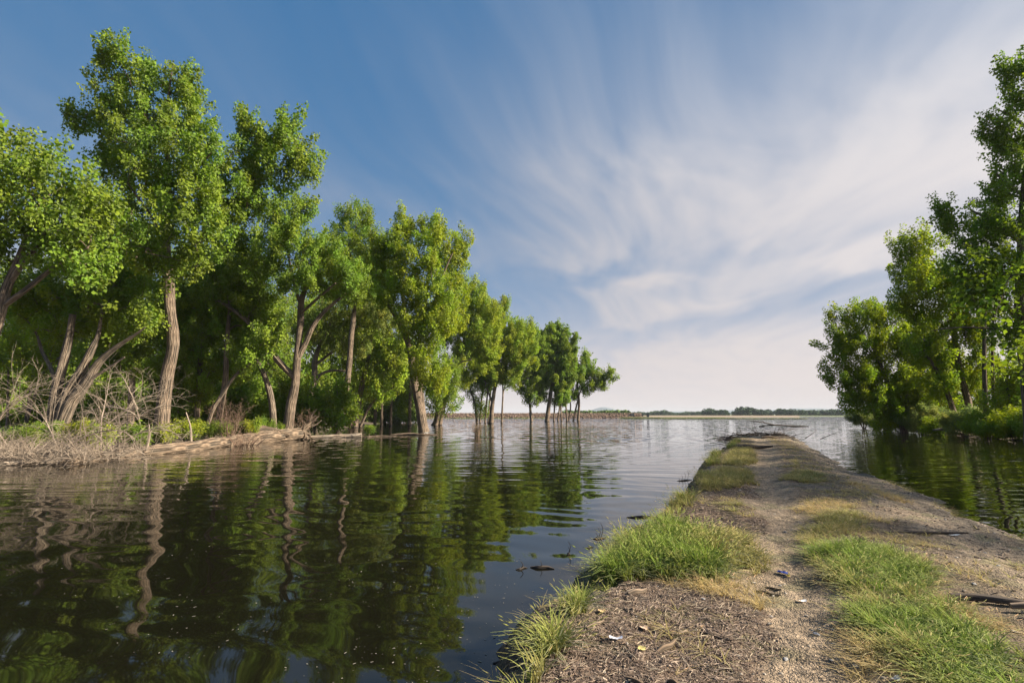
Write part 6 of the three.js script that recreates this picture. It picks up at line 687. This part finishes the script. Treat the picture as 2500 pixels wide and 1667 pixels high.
{
  const R = rand(404);
  M.blade.vertexColors = true;
  const KIND = {
    green: { g: [tuft(1, 9, 1, 0.040, 0.5, 0.14), tuft(2, 9, 1, 0.036, 0.7, 0.12)], c: [0.190, 0.280, 0.036] },
    olive: { g: [tuft(3, 8, 1, 0.040, 0.8, 0.3), tuft(4, 8, 1, 0.042, 0.9, 0.25)], c: [0.30, 0.29, 0.085] },
    dry: { g: [tuft(5, 10, 1, 0.020, 0.8, 0.2), tuft(6, 10, 1, 0.018, 0.9, 0.1)], c: [0.52, 0.40, 0.17] },
  };
  const bins = {};
  const put = (kind, x, z, h, mix) => {
    const y = causewayHeight(x, z); if (y < -0.06) return;
    const v = R() < 0.5 ? 0 : 1, key = kind + v, s = h * (0.7 + 0.6 * R()), q = new THREE.Quaternion().setFromAxisAngle(UP, R() * 6.283), k = KIND[kind].c, d = KIND.dry.c, m = clamp(mix + (R() - 0.5) * 0.35), w = 0.75 + 0.5 * R();
    (bins[key] ??= { kind, v, m: [], c: [] });
    const wide = Math.min(1.6, 0.5 + h * 2);
    bins[key].m.push(new THREE.Matrix4().compose(V(x, y - 0.012, z), q, V(wide * 0.42, s, wide * 0.42)));
    bins[key].c.push(rgb(lerp(k[0], d[0], m) * w, lerp(k[1], d[1], m) * w, lerp(k[2], d[2], m) * w));
  };
  for (const [kind, poly, dens, h] of GRASS_PATCHES) {
    const xs = poly.map((p) => p[0]), zs = poly.map((p) => p[1]), x0 = Math.min(...xs) - 0.4, x1 = Math.max(...xs) + 0.4, z0 = Math.min(...zs) - 0.4, z1 = Math.max(...zs) + 0.4, n = (x1 - x0) * (z1 - z0) * dens * 2.3;
    for (let i = 0; i < n; i++) {
      const x = lerp(x0, x1, R()), z = lerp(z0, z1, R()), e = edgeDistance(poly, x, z) + 0.16 * nz(x * 2.1, z * 2.1, 3) + 0.08 * nz(x * 6, z * 6, 4);
      const clump = smooth(-0.45, 0.3, nz(x * 3.2, z * 3.2, 9) + nz(x * 8, z * 8, 2) * 0.6);
      if (e < 0 || R() > (0.35 + 0.65 * smooth(0, 0.2, e)) * (0.08 + 0.92 * clump)) continue;
      put(kind, x, z, h * (0.7 + 0.35 * smooth(0, 0.2, e)), kind === 'dry' ? 0.25 : 0.32 * (1 - smooth(0.0, 0.25, e)) + (z > -6 && x < 1.2 ? 0.15 : 0.42) * smooth(0.0, 0.45, nz(x * 1.4, z * 1.4, 21) + 0.4 * nz(x * 5, z * 5, 23)));
    }
  }
  for (let i = 0; i < 5200; i++) {             // the verge above the water
    const z = -5.6 - 28 * Math.pow(R(), 1.5), x = along(EDGE_LEFT, z) + 0.24 + 0.42 * R() * R() + 0.3 * nz(z * 1.1, 4.4), patch = nz(z * 0.8, 7.1) + 0.5 * nz(z * 2.4, 3.3);
    if (patch < 0.10 || R() < 0.4) continue;
    put(R() < 0.75 ? 'green' : 'olive', x, z, 0.14 + 0.16 * R(), 0.2 + 0.5 * R() * R());
  }
  for (let i = 0; i < 20000; i++) {            // stray blades elsewhere and along both margins
    const z = -1.5 - 36 * Math.pow(R(), 1.6), L = along(EDGE_LEFT, z), E = along(EDGE_RIGHT, z), x = lerp(L, E, R());
    const t = Math.min(polyDistance(TRACKS[0], x, z), polyDistance(TRACKS[1], x, z));
    if (MULCH_PATCHES.some((p) => inside(p, x, z)) && R() < 0.85) continue;
    if (R() > smooth(0.2, 0.9, t) * smooth(-0.15, 0.35, nz(x * 0.9, z * 0.9, 31))) continue;
    put(R() < 0.6 ? 'dry' : 'olive', x, z, 0.04 + 0.06 * R(), 0.5);
  }
  const NAMES = { green: ['green_grass', 'tall green grass with seed heads growing on the causeway'], olive: ['olive_grass', 'short olive grass in patches along the causeway'], dry: ['dry_grass', 'straw-coloured dry grass fringing the green patches'] };
  for (const b of Object.values(bins)) { const o = scatter(NAMES[b.kind][0], KIND[b.kind].g[b.v], M.blade, b.m, b.c, scene); o.name = numbered(NAMES[b.kind][0]); tag(o, NAMES[b.kind][1] + (b.v ? ', broader tufts' : ''), 'grass'); }
  // grass standing in the shallows far out, and the tuft beside it
  const far = [], fc = [];
  const shoal = (x, z, h, v) => { far.push(new THREE.Matrix4().compose(V(x, -0.05, z), new THREE.Quaternion().setFromAxisAngle(UP, R() * 6), V(7, h, 7))); fc.push(rgb(0.20 * v, 0.24 * v, 0.06 * v)); };
  for (let i = 0; i < 900; i++) shoal(62 + 55 * Math.pow(R(), 1.3), -285 + (R() - 0.5) * 18, 0.4 + 0.5 * R(), 0.8 + 0.5 * R());
  for (let i = 0; i < 700; i++) shoal(78 + 70 * R(), -262 + (R() - 0.5) * 8, 0.3 + 0.35 * R(), 0.8 + 0.5 * R());
  for (let i = 0; i < 160; i++) shoal(-70 + 90 * R(), -296 + (R() - 0.5) * 10, 0.4 + 0.5 * R(), 0.8 + 0.5 * R());
  const sh = scatter('shoal_grass', KIND.green.g[0], M.blade, far, fc, scene); tag(sh, 'thin green line of grass standing in the shallows before the dam', 'grass');
}
// ---------------------------------------------------------------- litter on the ground
{
  const R = rand(505), onGround = (x, z, lift = 0) => V(x, causewayHeight(x, z) + lift, z);
  const chip = new THREE.BoxGeometry(1, 0.22, 0.35); { const p = chip.attributes.position; for (let i = 0; i < p.count; i++) p.setXYZ(i, p.getX(i) * (1 + 0.3 * p.getZ(i)), p.getY(i), p.getZ(i) * (p.getX(i) > 0 ? 0.55 : 1)); chip.computeVertexNormals(); }
  const strand = tube(sampleCurve([[-0.5, 0, 0, 0.026], [-0.15, 0.03, 0.05, 0.030], [0.2, 0.02, -0.03, 0.026], [0.5, 0.05, 0.06, 0.012]], 0.25), 4);
  const field = (poly, n, f) => { const xs = poly.map((p) => p[0]), zs = poly.map((p) => p[1]), x0 = Math.min(...xs), x1 = Math.max(...xs), z0 = Math.min(...zs), z1 = Math.max(...zs); for (let i = 0; i < n;) { const x = lerp(x0, x1, R()), z = lerp(z0, z1, R()); i++; if (edgeDistance(poly, x, z) + 0.2 * nz(x * 2, z * 2, 1) > -0.05) f(x, z); } };
  const cm = [], cc = [], sm = [], sc = [];
  const lay = (m, c, x, z, s, tones, tilt) => { if (causewayHeight(x, z) < 0.03) return; m.push(new THREE.Matrix4().compose(onGround(x, z, s * 0.08), new THREE.Quaternion().setFromEuler(new THREE.Euler((R() - 0.5) * tilt, R() * 6.283, (R() - 0.5) * tilt)), V(s, s * (0.6 + R() * 0.6), s))); const t = tones[Math.floor(R() * tones.length)], v = 0.7 + 0.6 * R(); c.push(rgb(t[0] * v, t[1] * v, t[2] * v)); };
  const tones = [[0.17, 0.12, 0.088], [0.23, 0.165, 0.12], [0.29, 0.22, 0.17], [0.13, 0.095, 0.07], [0.37, 0.29, 0.22], [0.19, 0.14, 0.115]];
  field(MULCH_PATCHES[0], 9000, (x, z) => { for (let q = 0; q < 2; q++) { const jx = x + (R() - 0.5) * 0.1, jz = z + (R() - 0.5) * 0.1; lay(cm, cc, jx, jz, 0.010 + 0.028 * R() * R(), tones, 0.8); lay(sm, sc, jx, jz + 0.01, 0.02 + 0.07 * Math.pow(R(), 3), tones, 0.4); } if (R() < 0.07) lay(sm, sc, x, z, 0.03 + 0.08 * R(), [[0.34, 0.28, 0.21], [0.42, 0.35, 0.26]], 0.4); });
  field(MULCH_PATCHES[1], 7000, (x, z) => { lay(cm, cc, x, z, 0.015 + 0.035 * R() * R(), tones, 0.7); lay(sm, sc, x, z + 0.01, 0.04 + 0.10 * R() * R(), tones, 0.3); });
  field(MULCH_PATCHES[2], 2500, (x, z) => lay(cm, cc, x, z, 0.02 + 0.04 * R() * R(), tones, 0.7));
  for (let i = 0; i < 7000; i++) { const z = -2 - 37 * Math.pow(R(), 1.5), E = along(EDGE_RIGHT, z), x = E + 0.2 - 2.4 * Math.pow(R(), 1.6); lay(cm, cc, x, z, 0.015 + 0.06 * R() * R(), tones, 0.9); }
  for (let i = 0; i < 3000; i++) { const z = -2 - 37 * Math.pow(R(), 1.5), E = along(EDGE_LEFT, z), x = E - 0.1 + 0.6 * Math.pow(R(), 1.6); lay(cm, cc, x, z, 0.015 + 0.06 * R() * R(), tones, 0.9); }
  const flat = new THREE.MeshStandardMaterial({ color: 0xffffff, roughness: 0.95 });
  const chips = scatter('bark_chips', chip, flat, cm, cc, scene); tag(chips, 'brown bark chips strewn over the earth beside the footpath', 'bark chips');
  const straws = scatter('dead_twigs', strand, flat, sm, sc, scene); tag(straws, 'small dead twigs and fibres matted on the brown earth', 'twigs');
  // pebbles
  const peb = new THREE.IcosahedronGeometry(0.5, 1); { const p = peb.attributes.position; for (let i = 0; i < p.count; i++) { const k = 0.85 + 0.4 * nz(p.getX(i) * 2.5, p.getY(i) * 2.5, p.getZ(i) * 2.5); p.setXYZ(i, p.getX(i) * k * 1.25, p.getY(i) * k * 0.6, p.getZ(i) * k); } peb.computeVertexNormals(); }
  const pm = [], pc = [];
  for (let i = 0; i < 12000; i++) {
    const z = -2.2 - 32 * Math.pow(R(), 1.9), t = TRACKS[R() < 0.6 ? 0 : 1]; let x = lerp(along(EDGE_LEFT, z), along(EDGE_RIGHT, z), R());
    if (polyDistance(t, x, z) > 0.3 + 2.2 * R()) continue;
    lay(pm, pc, x, z, 0.006 + 0.036 * Math.pow(R(), 4), [[0.30, 0.25, 0.19], [0.36, 0.32, 0.27], [0.22, 0.18, 0.14], [0.27, 0.26, 0.25], [0.40, 0.36, 0.31]], 0.5);
  }
  const pebbles = scatter('pebbles', peb, flat, pm, pc, scene); tag(pebbles, 'small pebbles and grit along the dirt tracks', 'pebbles');
  // stones worth telling apart
  const stones = [[1.62, -3.28, 0.085, [0.45, 0.40, 0.34], 'rounded tan stone half sunk in the middle of the footpath'], [2.28, -4.1, 0.06, [0.30, 0.31, 0.34], 'blue-grey flat stone at the footpath edge by the dry grass'], [2.24, -3.6, 0.05, [0.28, 0.29, 0.31], 'small blue-grey stone low on the footpath'], [1.86, -3.75, 0.05, [0.34, 0.33, 0.32], 'pale grey stone in the footpath silt'], [3.72, -4.05, 0.055, [0.46, 0.42, 0.37], 'pale stone in the dry grass below the driftwood'], [2.35, -5.25, 0.05, [0.5, 0.45, 0.38], 'tan stone where sun falls on the footpath']];
  for (const [x, z, s, c, label] of stones) { const g = peb.clone().scale(s * 1.0, s * 0.6, s * 0.8); const m = part('stone', g, new THREE.MeshStandardMaterial({ color: rgb(...c), roughness: 0.9 }), scene); m.name = numbered('stone'); m.position.copy(onGround(x, z, s * 0.12)); m.rotation.y = x * 9; tag(m, label, 'stone'); }
  // sticks worth telling apart
  const stick = (label, x, z, l, r, turn, material, tilt = 0.05, name = 'stick') => { const g = thing(name, label, 'stick', [x, causewayHeight(x, z) + r * 0.8, z]); g.rotation.set(0, turn, tilt); const q = rand(Math.floor(x * 1000)); part('wood', tube(sampleCurve([[-l / 2, 0, 0, r * 0.8], [-l * 0.15, r * q(), l * 0.05 * (q() - 0.5), r], [l * 0.2, 0, l * 0.08 * (q() - 0.5), r * 0.9], [l / 2, r * 0.5, l * 0.1 * (q() - 0.5), r * 0.45]], l / 14), 8, { rough: 0.25, seed: x }), material, g); return g; };
  stick('stubby brown stick lying in the middle of the bark litter', 1.05, -3.75, 0.26, 0.02, 0.7, M.twig);
  stick('thin black stick beside the upper bark litter', 1.45, -3.95, 0.28, 0.008, -0.8, M.drift);
  stick('charred stick in the sunny patch of the footpath', 2.36, -5.0, 0.22, 0.014, -0.75, M.drift);
  stick('shorter charred stick next to the charred one', 2.47, -5.12, 0.14, 0.010, -0.7, M.drift);
  stick('pale forked wood piece at the top of the bark litter', 1.12, -4.82, 0.20, 0.022, 0.35, M.driftPale);
  stick('broken pale stick near the grassy verge', 0.62, -4.05, 0.18, 0.012, 0.6, M.driftPale);
  stick('curved brown stick at the low end of the bark litter', 0.75, -3.22, 0.22, 0.012, -0.9, M.twig);
  stick('long thin brown twig across the bark litter', 1.3, -3.35, 0.30, 0.006, -0.5, M.driftPale);
  stick('grey-brown stub beside the curved brown stick', 0.95, -3.2, 0.12, 0.014, -1.0, M.twig);
  stick('long dark rotten stick on the grey track', 5.6, -7.25, 1.0, 0.022, -0.25, M.drift);
  stick('dark weathered log in the grass near the causeway tip', 11.2, -24.3, 1.9, 0.09, 0.05, M.drift, 0.0, 'weathered_log');
  stick('brown wood chunk on the sunlit silt by the tip', 18.0, -36, 1.5, 0.07, 0.05, M.twig, 0.0, 'weathered_log');
  // weathered timber at the verge
  const timber = (label, pts, mat) => { const g = thing('driftwood_timber', label, 'driftwood', [pts[0][0], causewayHeight(pts[0][0], pts[0][1]), pts[0][1]]); part('wood', tube(sampleCurve(pts.map(([x, z, y, r]) => [x - pts[0][0], causewayHeight(x, z) + y - g.position.y, z - pts[0][1], r]), 0.06), 10, { rough: 0.35, seed: pts[0][0] }), mat, g); };
  timber('dark knotted driftwood timber with a blunt rounded end', [[3.80, -4.70, 0.03, 0.038], [3.98, -4.66, 0.035, 0.030], [4.3, -4.52, 0.03, 0.024], [4.9, -4.40, 0.03, 0.020]], M.drift);
  timber('grey driftwood plank lying across the darker timber', [[4.05, -4.42, 0.05, 0.02], [4.35, -4.35, 0.07, 0.035], [5.0, -4.2, 0.06, 0.04]], M.driftPale);
  timber('black rotten timber with ragged splinters beside the grey plank', [[3.98, -4.22, 0.03, 0.015], [4.2, -4.12, 0.035, 0.035], [4.7, -3.95, 0.04, 0.045]], M.drift);
  // paper scraps, leaves, a wrapper
  const scrap = (name, label, category, x, z, w, l, turn, c, curl) => { const g = new THREE.PlaneGeometry(w, l, 5, 5), p = g.attributes.position; for (let i = 0; i < p.count; i++) { const a = p.getX(i) / w, b = p.getY(i) / l; p.setZ(i, curl * w * (a * a * 1.6 + 0.4 * nz(a * 4 + x * 9, b * 4, 1))); p.setX(i, p.getX(i) * (1 - 0.35 * Math.abs(b))); } g.rotateX(-Math.PI / 2); g.computeVertexNormals(); const m = part(name, g, new THREE.MeshStandardMaterial({ color: rgb(...c), roughness: 0.8, side: THREE.DoubleSide }), scene); m.name = numbered(name); m.position.copy(onGround(x, z, 0.012)); m.rotation.y = turn; tag(m, label, category); return m; };
  scrap('paper_scrap', 'white paper scrap beside the grassy strip', 'litter', 2.58, -4.82, 0.075, 0.04, 0.2, [0.75, 0.74, 0.74], 0.3);
  scrap('paper_scrap', 'folded bluish paper scrap on the bark litter', 'litter', 0.72, -3.8, 0.10, 0.035, -0.2, [0.55, 0.58, 0.68], 0.3);
  scrap('paper_scrap', 'white scrap far down the grey track', 'litter', 6.2, -7.5, 0.2, 0.05, 0.1, [0.72, 0.70, 0.66], 0.2);
  scrap('paper_scrap', 'pale scrap at the low end of the footpath', 'litter', 2.3, -3.32, 0.07, 0.035, 0.5, [0.7, 0.69, 0.68], 0.4);
  scrap('candy_wrapper', 'crumpled wrapper with a blue end and yellow stripe by the grass', 'litter', 2.78, -5.55, 0.06, 0.10, 0.7, [0.09, 0.14, 0.5], 0.5);
  scrap('candy_wrapper', 'yellow wrapper piece next to the blue one', 'litter', 2.80, -5.48, 0.05, 0.035, 0.5, [0.6, 0.45, 0.08], 0.5);
  scrap('dead_leaf', 'pale tan dead leaf on the bark litter', 'leaf', 0.98, -4.05, 0.06, 0.055, 0.4, [0.62, 0.45, 0.33], 0.35);
  scrap('dead_leaf', 'yellow dead leaf beside the stubby stick', 'leaf', 0.86, -3.66, 0.055, 0.05, 1.0, [0.66, 0.55, 0.2], 0.4);
  scrap('dead_leaf', 'orange-tan dead leaf near the grassy verge', 'leaf', 0.72, -4.35, 0.06, 0.045, 0.2, [0.6, 0.42, 0.22], 0.35);

  // drift heap at the causeway tip
  const tw = []; for (let i = 0; i < 230; i++) { const a = (R() - 0.5), x = 19.4 + a * 5.2 + (R() - 0.5) * 0.8, z = -40.6 + (R() - 0.5) * 2.2 - a * 0.6; deadBranch(9000 + i, [x, Math.max(0.05, causewayHeight(x, z)) + R() * 0.22 * (1 - Math.abs(a) * 1.4), z], [R() - 0.5, (R() - 0.4) * 0.16, (R() - 0.5) * 0.5], 0.5 + R() * 1.0, 0.018 + 0.02 * R(), 0.2, 1, 0.2, tw); }
  const heap = part('drift_heap', mergeGeometries(tw), M.drift, scene); heap.userData.kind = 'stuff'; tag(heap, 'dark heap of drifted sticks at the causeway tip', 'driftwood');
  for (const [x, z, d, l] of [[17.0, -39.6, [-1, 0.05, 0], 2.2], [16.6, -37.8, [-1, 0.03, 0.1], 1.8], [20.3, -40.6, [0.4, 1, 0], 1.0], [17.9, -40.3, [-0.3, 1, 0], 1.0], [22.3, -39.6, [0.8, 0.5, 0], 1.3], [23, -38.8, [0.9, 0.4, 0], 1.2]]) deadThing('drift_stick', 'dark stick jutting out of the drift heap at the tip', 'driftwood', [x, 0.12, z], M.drift, 'sticks jutting from the drift heap', [[Math.floor(x * 77), [0, 0, 0], d, l, 0.035, 0.1, 1, 0.3]]);
  // things afloat by the verge
  const afloat = (label, x, z, l, r, turn, n = 0) => { const g = thing('floating_stick', label, 'driftwood', [x, 0.0, z]); g.rotation.y = turn; part('wood', tube(sampleCurve([[-l / 2, 0, 0, r * 0.6], [-l * 0.2, 0.012, 0.02, r], [l * 0.2, 0.01, -0.02, r], [l / 2, 0, 0, r * 0.5]], l / 10), 7, { rough: 0.3, seed: x }), M.drift, g); for (let k = 0; k < n; k++) part('twig', tube(sampleCurve([[(k - n / 2) * l * 0.2, 0.01, 0, 0.006], [(k - n / 2) * l * 0.2 + 0.03, 0.05 + 0.05 * k, 0.02, 0.005], [(k - n / 2) * l * 0.2, 0.1 + 0.07 * k, 0, 0.003]], 0.03), 4), M.drift, g); };
  afloat('flat black stick afloat off the tall green grass', 2.42, -9.96, 0.55, 0.022, 0.02);
  afloat('knobbly dark stick afloat with a pale leaf beside it', 0.38, -6.75, 0.30, 0.018, -0.25, 1);
  afloat('short stick afloat beside the knobbly one', 0.12, -6.72, 0.16, 0.01, 0.4, 1);
  afloat('branching twig afloat past the knobbly stick', 1.36, -8.3, 0.22, 0.012, 0.2, 3);
  afloat('small dark stick afloat below the branching twig', 1.12, -7.75, 0.14, 0.012, 0.4);
  afloat('star-shaped twig afloat beyond the tall grass', 5.05, -15.4, 0.5, 0.02, 0.3, 4);
  afloat('brown half-sunk stick touching the lowest grass clump', -0.04, -4.32, 0.24, 0.012, 0.45);
  afloat('crooked twig rising from the water by the verge', 0.78, -7.4, 0.08, 0.008, 1.2, 2);
  // flecks of cottonwood fluff and bits afloat
  const fleck = new THREE.CircleGeometry(0.5, 6).rotateX(-Math.PI / 2), fm = [], fc = [];
  for (let i = 0; i < 3600; i++) {
    const d = 4 + 22 * Math.pow(R(), 1.4), a = (-46 + 62 * R()) * Math.PI / 180, x = Math.sin(a) * d, z = -Math.cos(a) * d;
    if (causewayHeight(x, z) > -0.05 && x > along(EDGE_LEFT, z) - 0.3) continue; if (nz(x * 0.7, z * 0.7, 40) + 0.4 * nz(x * 2.5, z * 2.5, 44) < -0.05) continue;
    const s = 0.004 + 0.012 * R() * R(), dark = R() < 0.25; fm.push(new THREE.Matrix4().compose(V(x, 0.004, z), new THREE.Quaternion().setFromAxisAngle(UP, R() * 6), V(s * (1 + R() * 2.2), 1, s))); fc.push(dark ? rgb(0.05, 0.04, 0.03) : rgb(0.22, 0.20, 0.155));
  }
  const flecks = scatter('floating_flecks', fleck, flat, fm, fc, scene); tag(flecks, 'pale flecks of fluff and bits afloat on the dark water', 'flecks');
}
console.log('sprigs', sprigCount);
renderer.render(scene, camera);
